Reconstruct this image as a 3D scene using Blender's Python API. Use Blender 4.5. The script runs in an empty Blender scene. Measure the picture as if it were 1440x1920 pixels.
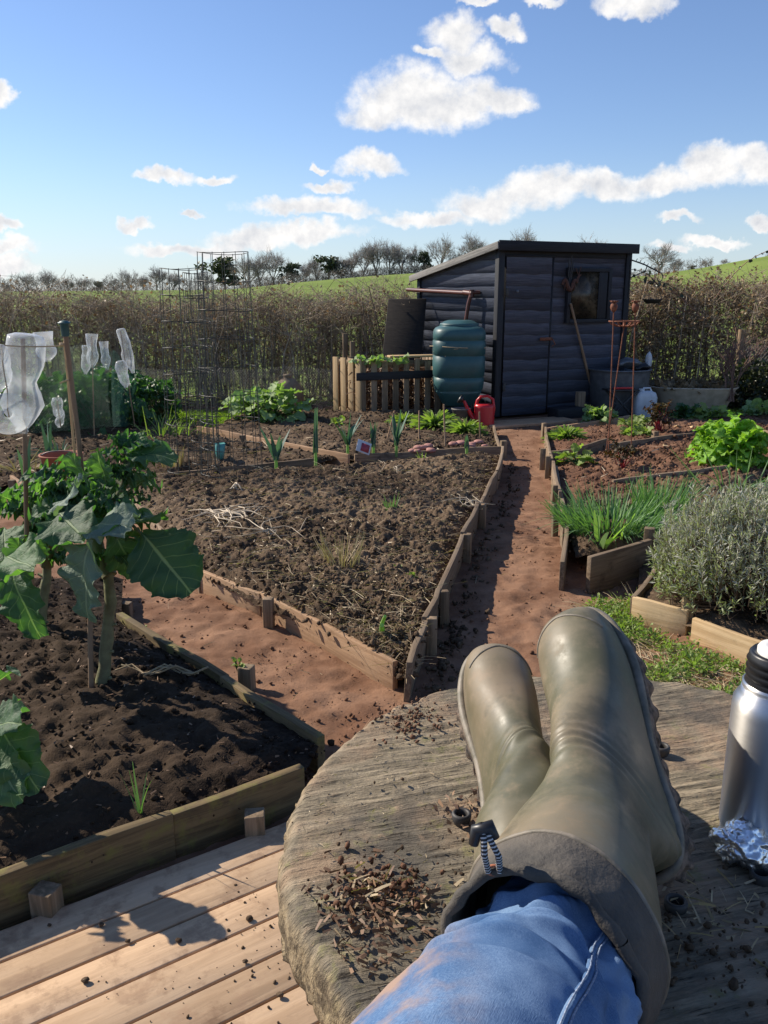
import bpy, math, random
import numpy as np
from mathutils import Vector, Matrix, Quaternion
random.seed(7); rng = np.random.default_rng(7)
S = bpy.context.scene
R = math.radians
# ------------------------------------------------------------------ camera
CAM_H, PITCH, FPX = 1.35, R(14.46), 1590.0
cd = bpy.data.cameras.new('camera'); cam = bpy.data.objects.new('camera', cd)
S.collection.objects.link(cam); S.camera = cam
cam.location = (0, 0, CAM_H); cam.rotation_euler = (math.pi/2 - PITCH, 0, 0)
cd.sensor_fit = 'VERTICAL'; cd.sensor_height = 24; cd.sensor_width = 18
cd.lens = 24*FPX/1920; cd.clip_start = .02; cd.clip_end = 6000
# ------------------------------------------------------------------ light
SUN_EL = R(35); SUN_DIR = Vector((-.885, .465, 0)).normalized()
SUN_AZ = math.atan2(SUN_DIR.x, SUN_DIR.y)          # clockwise from +Y
to_sun = Vector((SUN_DIR.x*math.cos(SUN_EL), SUN_DIR.y*math.cos(SUN_EL), math.sin(SUN_EL)))
sl = bpy.data.lights.new('sun', 'SUN'); so = bpy.data.objects.new('sun', sl); S.collection.objects.link(so)
sl.energy = 5.0; sl.angle = R(.5); sl.color = (1, .90, .76)
so.rotation_euler = to_sun.to_track_quat('Z', 'Y').to_euler(); so.location = (-8, 4, 8)
S.view_settings.view_transform = 'Standard'; S.view_settings.look = 'None'
S.view_settings.exposure = 0.48; S.view_settings.gamma = 1
S.view_settings.use_curve_mapping = False
S.cycles.max_bounces = 6; S.cycles.transparent_max_bounces = 24
S.cycles.use_denoising = True
CP, SP = math.cos(PITCH), math.sin(PITCH)
def ray(px, py):
    x = (px-720)/FPX; y = -(py-960)/FPX
    return Vector((x, CP+y*SP, y*CP-SP))
def at(px, py, z=0.0):
    d = ray(px, py); t = (z-CAM_H)/d.z
    return Vector((d.x*t, d.y*t, z))
def W(px, py, depth):
    d = ray(px, py); return Vector((d.x*depth, d.y*depth, CAM_H+d.z*depth))
def Yp(px, py, Y):
    d = ray(px, py); t = Y/d.y; return Vector((d.x*t, Y, CAM_H+d.z*t))
# ------------------------------------------------------------------ sky
class NT:
    def __init__(s, tree): s.t = tree; s.n = tree.nodes; s.l = tree.links
    def new(s, typ, **kw):
        n = s.n.new(typ)
        for k, v in kw.items(): setattr(n, k, v)
        return n
    def put(s, sock, v):
        if v is None: return
        if hasattr(v, 'is_linked') or isinstance(v, bpy.types.NodeSocket): s.l.new(v, sock)
        else:
            if isinstance(v, (tuple, list)) and len(v) == 3 and sock.type == 'RGBA': v = (*v, 1)
            sock.default_value = v
    def m(s, op, a, b=None, c=None, clamp=False):
        n = s.new('ShaderNodeMath', operation=op, use_clamp=clamp)
        for i, v in enumerate((a, b, c)): s.put(n.inputs[i], v)
        return n.outputs[0]
    def vm(s, op, a, b=None):
        n = s.new('ShaderNodeVectorMath', operation=op)
        s.put(n.inputs[0], a); s.put(n.inputs[1], b); return n.outputs[0]
    def mix(s, f, a, b, blend='MIX'):
        n = s.new('ShaderNodeMix', data_type='RGBA', blend_type=blend)
        s.put(n.inputs[0], f); s.put(n.inputs[6], a); s.put(n.inputs[7], b); return n.outputs[2]
    def noise(s, vec, scale, detail=4, rough=.55, col=False, dist=0):
        n = s.new('ShaderNodeTexNoise'); s.put(n.inputs['Vector'], vec)
        n.inputs['Scale'].default_value = scale; n.inputs['Detail'].default_value = detail
        n.inputs['Roughness'].default_value = rough; n.inputs['Distortion'].default_value = dist
        return n.outputs['Color' if col else 'Fac']
    def ramp(s, f, a, b):           # smooth 0..1 between a and b
        n = s.new('ShaderNodeMapRange', interpolation_type='SMOOTHSTEP'); s.put(n.inputs[0], f)
        n.inputs[1].default_value = a; n.inputs[2].default_value = b; return n.outputs[0]
    def comb(s, x, y, z):
        n = s.new('ShaderNodeCombineXYZ')
        for i, v in enumerate((x, y, z)): s.put(n.inputs[i], v)
        return n.outputs[0]
world = bpy.data.worlds.new('World'); S.world = world; world.use_nodes = True
T = NT(world.node_tree); T.n.clear()
sky = T.new('ShaderNodeTexSky', sky_type='NISHITA', sun_disc=False)
sky.sun_elevation = SUN_EL; sky.sun_rotation = SUN_AZ; sky.air_density = 1.0; sky.dust_density = .12; sky.ozone_density = 2.6; sky.altitude = 60
tc = T.new('ShaderNodeTexCoord'); sep = T.new('ShaderNodeSeparateXYZ'); T.l.new(tc.outputs['Generated'], sep.inputs[0])
yy = T.m('MAXIMUM', sep.outputs[1], .05)
u0 = T.m('DIVIDE', sep.outputs[0], yy); v0 = T.m('DIVIDE', sep.outputs[2], yy)
uv = T.comb(u0, v0, 0.0)
w1 = T.noise(uv, 16, 3, .5, True); w2 = T.noise(uv, 60, 3, .6, True)
off = T.vm('ADD', T.vm('SCALE', T.vm('SUBTRACT', w1, (.5, .5, .5)), None), T.vm('SCALE', T.vm('SUBTRACT', w2, (.5, .5, .5)), None))
for n in T.n:
    if n.bl_idname == 'ShaderNodeVectorMath' and n.operation == 'SCALE':
        n.inputs['Scale'].default_value = .045 if n.inputs[0].links[0].from_node.inputs[0].links[0].from_node.inputs['Scale'].default_value == 16 else .022
uvw = T.vm('ADD', uv, off)
s2 = T.new('ShaderNodeSeparateXYZ'); T.l.new(uvw, s2.inputs[0]); U, V = s2.outputs[0], s2.outputs[1]
CL = [(800,190,150,62,52),(715,203,85,52,40),(900,192,95,40,28),(955,192,45,15,14),(850,60,58,42,48),(880,108,72,34,30),(950,50,38,20,18),(808,102,40,14,12),
 (1190,3,70,25,24),(1030,0,42,10,10),(890,0,40,9,10),(4,175,20,24,24),(690,316,66,27,22),(600,307,15,10,9),(612,353,50,14,13),(310,328,58,17,15),(405,332,48,14,12),
 (590,396,135,24,18),(255,420,32,14,12),(360,392,35,9,8),(350,466,115,16,14),(570,440,120,22,20),(470,452,90,26,18),(800,414,95,20,18),(910,388,95,40,30),(1000,364,90,46,38),
 (1120,345,110,32,36),(1250,335,90,32,28),(1345,305,80,42,44),(1420,300,70,40,48),(1265,408,48,15,12),(1345,450,66,13,12),(1428,415,26,14,12),(1260,462,45,9,9),
 (12,432,36,14,12),(20,470,60,20,16),(10,505,75,28,20),(-150,120,120,60,50),(-260,330,160,40,30),(1650,160,150,60,50),(1720,380,180,40,30),(1580,-150,160,70,60),(300,-260,170,70,60)]
F = None
for (cx, cy, rx, rt, rb) in CL:
    d = ray(cx, cy); cu, cv = d.x/d.y, d.z/d.y; k = 1/FPX/.97
    du = T.m('MULTIPLY', T.m('SUBTRACT', U, cu), 1/(rx*1.0*k)); dv = T.m('SUBTRACT', V, cv)
    dd = T.m('MAXIMUM', T.m('MULTIPLY', dv, 1/(rt*.95*k)), T.m('MULTIPLY', dv, -1/(rb*.9*k)))
    f = T.m('SUBTRACT', 1.0, T.m('MULTIPLY_ADD', du, du, T.m('MULTIPLY', dd, dd)))
    F = f if F is None else T.m('SMOOTH_MAX', F, f, .25)
fb = T.noise(uv, 24, 9, .66); fb2 = T.noise(T.vm('ADD', uv, (.007, -.012, 0)), 24, 7, .58)
dens = T.m('ADD', F, T.m('MULTIPLY', T.m('SUBTRACT', fb, .5), 1.5))
alpha = T.m('MULTIPLY', T.ramp(dens, -.08, .88), T.ramp(sep.outputs[1], .05, .2))
lit = T.m('ADD', T.m('MULTIPLY_ADD', T.m('SUBTRACT', fb, fb2), 2.0, .66), T.m('MULTIPLY', T.m('SUBTRACT', 1.0, T.ramp(dens, .2, 1.25)), .32), None, True)
ccol = T.mix(lit, (5.6, 6.1, 7.1), (12.0, 11.8, 11.6))
hz = T.ramp(sep.outputs[2], .16, -.02)
skyc = T.mix(T.m('MULTIPLY', hz, .55), T.mix(1.0, sky.outputs[0], (1.36, 1.42, 1.66), 'MULTIPLY'), (6.4, 8.0, 9.6))
allc = T.mix(alpha, skyc, ccol)
bg = T.new('ShaderNodeBackground'); T.l.new(allc, bg.inputs[0]); bg.inputs[1].default_value = .062
wo = T.new('ShaderNodeOutputWorld'); T.l.new(bg.outputs[0], wo.inputs[0])
# ------------------------------------------------------------------ materials
def material(name):
    m = bpy.data.materials.new(name); m.use_nodes = True; t = NT(m.node_tree)
    return m, t, t.n['Principled BSDF'], t.n['Material Output']
def attr(t, name, out='Fac'):
    a = t.new('ShaderNodeAttribute'); a.attribute_name = name; return a.outputs[out]
def obco(t): return t.new('ShaderNodeTexCoord').outputs['Object']
def bump(t, p, h, strength=.4, dist=.01):
    b = t.new('ShaderNodeBump'); b.inputs['Strength'].default_value = strength; b.inputs['Distance'].default_value = dist
    t.l.new(h, b.inputs['Height']); t.l.new(b.outputs[0], p.inputs['Normal'])
def simple(name, c1, c2=None, scale=20, rough=.7, bmp=0, bscale=None, metal=0, spec=.5, var=0, detail=5):
    m, t, p, o = material(name)
    c2 = c2 or tuple(.7*x for x in c1); co = obco(t)
    n = t.noise(co, scale, detail, .6)
    c = t.mix(t.ramp(n, .32, .68), c2, c1)
    if var:
        v = attr(t, 'v'); c = t.mix(1.0, c, t.comb(*[t.m('MULTIPLY_ADD', v, var*2, 1-var)]*3), 'MULTIPLY')
    t.l.new(c, p.inputs['Base Color'])
    p.inputs['Roughness'].default_value = rough; p.inputs['Metallic'].default_value = metal
    p.inputs['Specular IOR Level'].default_value = spec
    if bmp: bump(t, p, t.noise(co, bscale or scale*3, 5, .65), bmp, .01)
    return m
def wood(name, c1, c2, c3, rough=.8, grain=28, bmp=.35, stain=(.05, .04, .03), st=.5, moss=None):
    m, t, p, o = material(name); lc = attr(t, 'lc', 'Vector')
    g = t.noise(t.vm('MULTIPLY', lc, (1.6, grain, grain)), 2.2, 6, .65, dist=.6)
    g2 = t.noise(t.vm('MULTIPLY', lc, (3, 9, 9)), .9, 3, .5)
    c = t.mix(t.ramp(g, .35, .68), c2, c1); c = t.mix(t.ramp(g2, .45, .75), c, c3)
    d = t.noise(obco(t), 9, 6, .7)
    c = t.mix(t.m('MULTIPLY', t.ramp(d, .54, .74), st), c, stain)
    v = attr(t, 'v'); c = t.mix(1.0, c, t.comb(*[t.m('MULTIPLY_ADD', v, .5, .75)]*3), 'MULTIPLY')
    if moss:
        c = t.mix(t.m('MULTIPLY', t.ramp(t.noise(obco(t), 14, 5, .7), .5, .66), .7), c, moss)
    t.l.new(c, p.inputs['Base Color']); p.inputs['Roughness'].default_value = rough; p.inputs['Specular IOR Level'].default_value = .25
    bump(t, p, t.m('ADD', g, t.m('MULTIPLY', d, .6)), bmp, .006)
    return m
def leafmat(name, c1, c2, vein=None, trans=.35, rough=.55, nveins=6, tcol=None, spec=.35, sheen=0):
    m, t, p, o = material(name); u = t.new('ShaderNodeUVMap').outputs[0]
    s = t.new('ShaderNodeSeparateXYZ'); t.l.new(u, s.inputs[0])
    v = attr(t, 'v'); n = t.noise(obco(t), 30, 3)
    c = t.mix(t.m('ADD', t.m('MULTIPLY', v, .75), t.m('MULTIPLY', n, .35), None, True), c1, c2)
    if vein:
        au = t.m('ABSOLUTE', t.m('SUBTRACT', s.outputs[0], .5))
        mid = t.ramp(au, .032, .012)
        k = t.m('FRACT', t.m('MULTIPLY', t.m('SUBTRACT', s.outputs[1], t.m('MULTIPLY', au, .55)), nveins))
        side = t.m('MULTIPLY', t.ramp(t.m('ABSOLUTE', t.m('SUBTRACT', k, .5)), .055, .02), t.ramp(au, .48, .3))
        ve = t.m('MAXIMUM', mid, t.m('MULTIPLY', side, .55))
        c = t.mix(t.m('MULTIPLY', ve, .75), c, vein)
        bump(t, p, t.m('ADD', t.m('MULTIPLY', ve, -.7), t.m('ADD', t.noise(obco(t), 55, 4), t.m('MULTIPLY', t.noise(obco(t), 150, 3), .5))), .6, .008)
    t.l.new(c, p.inputs['Base Color']); p.inputs['Roughness'].default_value = rough; p.inputs['Specular IOR Level'].default_value = spec
    tr = t.new('ShaderNodeBsdfTranslucent')
    t.l.new(t.mix(1.0, c, tcol or (1.5, 1.9, .55), 'MULTIPLY'), tr.inputs[0])
    mx = t.new('ShaderNodeMixShader'); mx.inputs[0].default_value = trans
    t.l.new(p.outputs[0], mx.inputs[1]); t.l.new(tr.outputs[0], mx.inputs[2]); t.l.new(mx.outputs[0], o.inputs[0])
    return m
def soilmat(name, dark, mid, lite, s=1.0):
    m, t, p, o = material(name); co = obco(t)
    a = t.noise(co, 7*s, 6, .7); b = t.noise(co, 70*s, 5, .7); c0 = t.noise(co, 1.3*s, 3)
    f = t.m('ADD', t.m('MULTIPLY', a, .55), t.m('MULTIPLY', b, .6))
    c = t.mix(t.ramp(f, .42, .72), dark, mid); c = t.mix(t.ramp(b, .60, .76), c, lite)
    c = t.mix(t.m('MULTIPLY', t.ramp(c0, .42, .66), .35), c, lite)
    t.l.new(c, p.inputs['Base Color']); p.inputs['Roughness'].default_value = .95; p.inputs['Specular IOR Level'].default_value = .12
    bump(t, p, t.m('ADD', b, t.noise(co, 190*s, 3)), .55, .006)
    return m
M = {}
M['soil'] = soilmat('dark_soil', (.036, .023, .015), (.120, .082, .052), (.30, .215, .14))
M['soil_near'] = soilmat('shade_darkened_soil', (.012, .0085, .006), (.038, .025, .017), (.11, .075, .048))  # near-black tone paints in the kale's shade on the near bed
M['soil_red'] = soilmat('red_soil', (.10, .052, .032), (.19, .10, .062), (.30, .18, .115))
M['board'] = wood('bed_board_wood', (.50, .32, .19), (.33, .20, .115), (.43, .29, .18), stain=(.10, .06, .035), st=.6)
M['board_grey'] = wood('weathered_board_wood', (.29, .21, .135), (.15, .105, .068), (.23, .175, .12), st=.7)
M['board_moss'] = wood('mossy_board_wood', (.22, .155, .075), (.10, .07, .036), (.15, .11, .06), st=.6, moss=(.19, .17, .05))
M['deck'] = wood('deck_wood', (.52, .36, .225), (.40, .27, .165), (.47, .34, .225), stain=(.24, .145, .085), st=.9, bmp=.28, grain=20, moss=(.33, .215, .135))
M['pale_wood'] = wood('pale_wood', (.55, .40, .23), (.40, .27, .14), (.48, .35, .2), st=.25)
M['post'] = wood('post_wood', (.27, .19, .12), (.14, .10, .06), (.22, .17, .11), st=.5)
M['cane'] = wood('cane_wood', (.36, .24, .15), (.25, .16, .095), (.32, .24, .16), st=.2)
M['shed'] = wood('shed_boards', (.105, .118, .158), (.062, .072, .100), (.085, .096, .130), stain=(.045, .045, .05), st=.4, rough=.5, bmp=.6)
M['shed_trim'] = wood('shed_trim', (.030, .031, .036), (.016, .017, .020), (.024, .025, .028), st=.3, rough=.6)
M['roof_trim'] = wood('roof_trim', (.25, .24, .22), (.14, .135, .125), (.19, .18, .17), st=.3)
M['rust'] = simple('rusty_iron', (.27, .095, .045), (.13, .05, .03), 60, .85, .4)
M['iron'] = simple('dark_iron', (.05, .046, .042), None, 40, .6)
M['wire'] = simple('green_grey_wire', (.045, .052, .045), (.03, .033, .03), 30, .5)
M['chick'] = simple('galvanised_wire', (.16, .16, .16), None, 30, .5, metal=.4)
M['pipe'] = simple('brown_pipe', (.12, .040, .028), (.085, .03, .022), 20, .38)
M['butt'] = simple('green_plastic', (.036, .105, .108), (.026, .082, .086), 6, .47, .05, 60)
M['black'] = simple('black_plastic', (.015, .015, .016), None, 20, .4)
M['grey'] = simple('grey_plastic', (.13, .12, .11), (.09, .085, .08), 20, .6)
M['red'] = simple('red_plastic', (.55, .018, .022), (.47, .015, .02), 10, .33)
M['galv'] = simple('galvanised_steel', (.20, .21, .22), (.13, .14, .15), 14, .55, .08, 30, metal=.5)
M['galv_old'] = simple('dull_galvanised_steel', (.55, .45, .33), (.38, .31, .22), 9, .6, .1, 30, metal=0)
M['white'] = simple('white_plastic', (.62, .63, .64), (.5, .5, .5), 8, .5)
M['terra'] = simple('terracotta', (.36, .125, .065), (.28, .10, .055), 18, .8, .15)
M['clay'] = simple('weathered_clay', (.30, .215, .135), (.17, .125, .08), 10, .9, .3)
M['twine'] = simple('twine', (.55, .42, .26), None, 90, .95)
M['twig'] = simple('hedge_twigs', (.46, .375, .27), (.28, .225, .16), 9, .85, var=.45, spec=.2)
M['twig_red'] = simple('reddish_twigs', (.28, .17, .13), (.18, .11, .085), 9, .8, var=.3, spec=.2)
M['tree'] = simple('hazy_tree_branches', (.40, .365, .34), (.30, .275, .255), .5, .9, var=.3, spec=.1)  # distance haze put into the branch greys
M['bark'] = simple('tree_bark', (.10, .088, .076), (.07, .06, .052), 1, .9, spec=.1)
M['everg'] = leafmat('evergreen_leaves', (.040, .055, .035), (.075, .090, .055), trans=.15)
M['hleaf'] = leafmat('hedge_leaves', (.13, .10, .055), (.30, .21, .12), trans=.25, rough=.5, tcol=(1.2, 1.05, .8))
M['dleaf'] = leafmat('dark_shrub_leaves', (.022, .032, .018), (.06, .07, .032), trans=.15, rough=.35)
M['kale'] = leafmat('kale_leaves', (.036, .085, .054), (.115, .20, .088), vein=(.30, .38, .22), trans=.38, rough=.58, tcol=(1.7, 2.4, .5))
M['kale_back'] = leafmat('pale_kale_leaves', (.12, .175, .135), (.16, .22, .165), vein=(.32, .38, .27), trans=.25, rough=.6)
M['kstem'] = simple('kale_stems', (.20, .205, .10), (.13, .12, .06), 25, .65, .3)
M['brass'] = leafmat('brassica_leaves', (.03, .085, .034), (.075, .15, .05), trans=.3, rough=.4)
M['rhub'] = leafmat('pale_green_leaves', (.15, .24, .085), (.30, .40, .17), vein=(.5, .55, .3), trans=.3)
M['must'] = leafmat('bright_green_leaves', (.17, .36, .045), (.27, .50, .07), vein=(.5, .62, .3), trans=.4, tcol=(1.4, 1.4, .5))
M['chive'] = leafmat('blue_green_blades', (.085, .175, .08), (.18, .30, .12), trans=.25)
M['leek'] = leafmat('leek_blades', (.05, .115, .09), (.12, .20, .15), trans=.2)
M['lily'] = leafmat('pale_strap_leaves', (.24, .35, .12), (.32, .44, .17), trans=.35)
M['weed'] = leafmat('weed_leaves', (.14, .21, .05), (.27, .33, .11), trans=.35)
M['grass'] = leafmat('grass_blades', (.12, .21, .02), (.26, .36, .05), trans=.4)
M['dry'] = leafmat('dry_stems', (.30, .22, .13), (.48, .38, .24), trans=.1)
M['straw'] = leafmat('pale_roots', (.42, .33, .22), (.66, .55, .40), trans=.05)
M['chip'] = leafmat('bark_chips', (.10, .056, .034), (.27, .165, .095), trans=0)
M['chard'] = leafmat('dark_chard_leaves', (.045, .025, .018), (.07, .07, .025), vein=(.25, .03, .03), trans=.25, tcol=(1.6, 1.2, .5))
M['cstem'] = simple('red_chard_stems', (.38, .02, .035), None, 20, .4)
M['pink'] = simple('pink_stone', (.44, .21, .17), (.30, .14, .11), 30, .75, .2)
M['lav'] = leafmat('lavender_leaves', (.26, .26, .21), (.46, .46, .41), trans=.2, rough=.8)
M['lavlow'] = leafmat('lavender_new_leaves', (.22, .26, .13), (.38, .41, .25), trans=.25, rough=.7)
M['lavst'] = simple('lavender_stems', (.27, .19, .12), (.15, .10, .06), 30, .9, var=.4)
def petmat():
    m, t, p, o = material('clear_bottle_plastic')
    p.inputs['Base Color'].default_value = (.86, .90, .93, 1); p.inputs['Roughness'].default_value = .16
    bump(t, p, t.noise(obco(t), 26, 3), .5, .02)
    tr = t.new('ShaderNodeBsdfTransparent'); tr.inputs[0].default_value = (.93, .95, .95, 1)
    tl = t.new('ShaderNodeBsdfTranslucent'); tl.inputs[0].default_value = (.85, .88, .9, 1)
    a = t.new('ShaderNodeMixShader'); a.inputs[0].default_value = .45; t.l.new(p.outputs[0], a.inputs[1]); t.l.new(tl.outputs[0], a.inputs[2])
    lw = t.new('ShaderNodeLayerWeight'); lw.inputs[0].default_value = .35
    f = t.m('MULTIPLY_ADD', lw.outputs['Facing'], .55, t.m('MULTIPLY_ADD', t.ramp(t.noise(obco(t), 11, 3), .45, .7), .30, .12), True)
    b = t.new('ShaderNodeMixShader'); t.l.new(f, b.inputs[0]); t.l.new(tr.outputs[0], b.inputs[1]); t.l.new(a.outputs[0], b.inputs[2])
    t.l.new(b.outputs[0], o.inputs[0]); return m
M['pet'] = petmat()
def groundmat():
    m, t, p, o = material('ground_earth_and_grass'); co = obco(t)
    s = t.new('ShaderNodeSeparateXYZ'); t.l.new(co, s.inputs[0])
    g1 = t.mix(t.ramp(t.noise(co, .035, 4), .4, .65), (.145, .205, .040), (.195, .255, .060))
    g1 = t.mix(t.m('MULTIPLY', t.ramp(t.noise(t.vm('MULTIPLY', co, (.02, .1, .1)), 1.0, 5, .7), .52, .7), .6), g1, (.22, .25, .085))
    g1 = t.mix(t.m('MULTIPLY', t.ramp(t.noise(co, 1.1, 5, .7), .5, .7), .5), g1, (.10, .15, .028))
    e = t.mix(t.ramp(t.noise(co, 5, 5, .7), .4, .65), (.12, .062, .038), (.22, .13, .075))
    e = t.mix(t.m('MULTIPLY', t.ramp(t.noise(co, 2.2, 4, .6), .52, .6), .8), e, (.13, .17, .035))
    f = t.ramp(t.m('ADD', s.outputs[1], t.m('MULTIPLY', t.noise(co, 1.2, 3), 1.0)), 10.6, 11.2)
    t.l.new(t.mix(f, e, g1), p.inputs['Base Color']); p.inputs['Roughness'].default_value = .95; p.inputs['Specular IOR Level'].default_value = .1
    bump(t, p, t.noise(co, 12, 6, .7), .5, .03); return m
M['ground'] = groundmat()
def pathmat():
    m, t, p, o = material('trodden_red_earth'); co = obco(t)
    a = t.noise(co, 3.5, 6, .65); b = t.noise(co, 42, 6, .7)
    c = t.mix(t.ramp(a, .36, .66), (.165, .085, .050), (.275, .158, .098))
    c = t.mix(t.ramp(b, .52, .72), c, (.22, .125, .078)); c = t.mix(t.m('MULTIPLY', t.ramp(t.noise(co, 18, 4, .6), .58, .72), .75), c, (.15, .08, .05))
    t.l.new(c, p.inputs['Base Color']); p.inputs['Roughness'].default_value = .95; p.inputs['Specular IOR Level'].default_value = .12
    bump(t, p, t.m('ADD', b, t.m('MULTIPLY', t.noise(co, 110, 4, .7), .6)), .5, .008); return m
M['path'] = pathmat()
# ------------------------------------------------------------------ mesh helpers
C = S.collection
def wm(o): return o.matrix_basis if o.parent is None else wm(o.parent) @ o.matrix_basis
def tag(o, label=None, cat=None, group=None, kind=None):
    if label: o['label'] = label
    if cat: o['category'] = cat
    if group: o['group'] = group
    if kind: o['kind'] = kind
    return o
def thing(name, label, cat, loc=(0, 0, 0), rz=0, group=None):
    o = bpy.data.objects.new(name, None); o.empty_display_size = .1; C.objects.link(o)
    o.location = loc; o.rotation_euler = (0, 0, rz); o.matrix_basis = Matrix.Translation(loc) @ Matrix.Rotation(rz, 4, 'Z')
    return tag(o, label, cat, group)
def np_mesh(name, V, F, mat, parent=None, v=None, uv=None, lc=None, smooth=False, world=True):
    """V n x 3, F list of (m,k) index arrays; one linked mesh object"""
    V = np.asarray(V, float)
    if parent is not None and world:
        Mi = np.array(wm(parent).inverted()); V = V @ Mi[:3, :3].T + Mi[:3, 3]
    if not isinstance(F, list): F = [F]
    F = [np.asarray(f, np.int32) for f in F if len(f)]
    me = bpy.data.meshes.new(name); me.vertices.add(len(V)); me.vertices.foreach_set('co', V.astype(np.float32).ravel())
    loops = np.concatenate([f.ravel() for f in F]); sizes = np.concatenate([np.full(len(f), f.shape[1], np.int32) for f in F])
    me.loops.add(len(loops)); me.loops.foreach_set('vertex_index', loops)
    me.polygons.add(len(sizes)); st = np.zeros(len(sizes), np.int32); st[1:] = np.cumsum(sizes)[:-1]
    me.polygons.foreach_set('loop_start', st)
    try: me.polygons.foreach_set('loop_total', sizes)
    except Exception: pass
    if smooth: me.polygons.foreach_set('use_smooth', np.ones(len(sizes), bool))
    if v is not None:
        a = me.attributes.new('v', 'FLOAT', 'POINT'); a.data.foreach_set('value', np.asarray(v, np.float32))
    if lc is not None:
        a = me.attributes.new('lc', 'FLOAT_VECTOR', 'POINT'); a.data.foreach_set('vector', np.asarray(lc, np.float32).ravel())
    if uv is not None:
        l = me.uv_layers.new(name='UVMap'); l.data.foreach_set('uv', np.asarray(uv, np.float32)[loops].ravel())
    me.update(calc_edges=True); me.validate()
    if mat: me.materials.append(mat)
    o = bpy.data.objects.new(name, me); C.objects.link(o)
    if parent is not None: o.parent = parent
    return o
class MB:
    def __init__(s): s.V = []; s.F = {}; s.v = []; s.lc = []; s.n = 0
    def add(s, V, F, v=None, lc=None):
        V = np.asarray(V, float)
        for f in (F if isinstance(F, list) else [F]):
            f = np.asarray(f)
            if len(f): s.F.setdefault(f.shape[1], []).append(f + s.n)
        s.V.append(V); s.n += len(V)
        s.v.append(np.full(len(V), random.random() if v is None else v) if np.isscalar(v) or v is None else np.asarray(v))
        s.lc.append((V if lc is None else np.asarray(lc)) + rng.random(3)*40)
        return s
    def build(s, name, mat, parent=None, smooth=False, bevel=0, world=True, label=None, sub=0, weld=False):
        o = np_mesh(name, np.concatenate(s.V), [np.concatenate(f) for f in s.F.values()], mat, parent, np.concatenate(s.v), None, np.concatenate(s.lc), smooth, world)
        if bevel:
            b = o.modifiers.new('bevel', 'BEVEL'); b.width = bevel; b.segments = 2; b.limit_method = 'ANGLE'; b.angle_limit = R(40)
        if sub:
            b = o.modifiers.new('sub', 'SUBSURF'); b.levels = sub; b.render_levels = sub
        if label: o['label'] = label
        return o
    def box(s, c, size, rz=0, rx=0, ry=0, v=None):
        c = np.array(c, float); h = np.array(size)/2
        q = np.array([[x, y, z] for z in (-1, 1) for y in (-1, 1) for x in (-1, 1)])*h
        Rm = np.array(Matrix.Rotation(rz, 3, 'Z') @ Matrix.Rotation(ry, 3, 'Y') @ Matrix.Rotation(rx, 3, 'X'))
        ax = int(np.argmax(size)); lc = np.roll(q, -ax, axis=1)
        return s.add(q @ Rm.T + c, np.array([[0, 2, 3, 1], [4, 5, 7, 6], [0, 1, 5, 4], [2, 6, 7, 3], [0, 4, 6, 2], [1, 3, 7, 5]]), v, lc)
    def beam(s, a, b, w, t, up=(0, 0, 1), v=None):
        """square bar from a to b: w across, t along up"""
        a, b, up = (Vector(x) for x in (a, b, up)); d = (b-a).normalized(); x = d.cross(up)
        x = (x if x.length > 1e-4 else d.orthogonal()).normalized(); z = x.cross(d)
        P = [p + x*i*w/2 + z*j*t/2 for p in (a, b) for (i, j) in ((-1, -1), (1, -1), (1, 1), (-1, 1))]
        L = (b-a).length; lc = [(q*L, i*w/2, j*t/2) for q in (0, 1) for (i, j) in ((-1, -1), (1, -1), (1, 1), (-1, 1))]
        return s.add(P, np.array([[3, 2, 1, 0], [4, 5, 6, 7], [0, 1, 5, 4], [1, 2, 6, 5], [2, 3, 7, 6], [3, 0, 4, 7]]), v, lc)
    def plank(s, a, b, z0, z1, th=.022, wob=.006, seg=8, lean=0, ztop2=None, v=None):
        """a board standing on edge between ground points a, b, its edges a little worn and warped"""
        a, b = Vector((a[0], a[1])), Vector((b[0], b[1])); d = (b-a); L = d.length; d.normalize(); nrm = Vector((-d.y, d.x))
        P, lc = [], []; ph = random.random()*9; z1b = z1 if ztop2 is None else ztop2
        for i in range(seg+1):
            t = i/seg; q = a.lerp(b, t); w = wob*math.sin(ph+t*4.0)+random.gauss(0, wob*.2)
            zt = z1+(z1b-z1)*t + random.gauss(0, wob*.35); hh = th/2
            for (o_, z) in ((-hh, z0), (hh, z0), (hh, zt+random.gauss(0, .0012)), (-hh, zt)):
                k = (z-z0)/max(z1-z0, .01)*lean
                p = q + nrm*(o_+w+k); P.append((p.x, p.y, z)); lc.append((t*L, o_, z))
        F = [[4*i+k, 4*i+(k+1) % 4, 4*i+4+(k+1) % 4, 4*i+4+k] for i in range(seg) for k in range(4)]
        n = 4*seg; F += [[0, 3, 2, 1], [n, n+1, n+2, n+3]]
        return s.add(P, np.array(F), v, lc)
    def tube(s, pts, r, n=8, cap=True, v=None):
        pts = [Vector(p) for p in pts]; m = len(pts); rr = r if hasattr(r, '__len__') else [r]*m
        t0 = (pts[1]-pts[0]).normalized(); x = t0.orthogonal().normalized(); P, lc = [], []; L = 0
        for i, p in enumerate(pts):
            t = (pts[min(i+1, m-1)]-pts[max(i-1, 0)]).normalized(); x = (x - t*x.dot(t)).normalized(); y = t.cross(x)
            if i: L += (p-pts[i-1]).length
            for k in range(n):
                a = 2*math.pi*k/n; P.append(p + (x*math.cos(a)+y*math.sin(a))*rr[i]); lc.append((L, math.cos(a)*rr[i], math.sin(a)*rr[i]))
        F = [[n*i+k, n*i+(k+1) % n, n*i+n+(k+1) % n, n*i+n+k] for i in range(m-1) for k in range(n)]
        s.add(P, np.array(F), v, lc)
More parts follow.
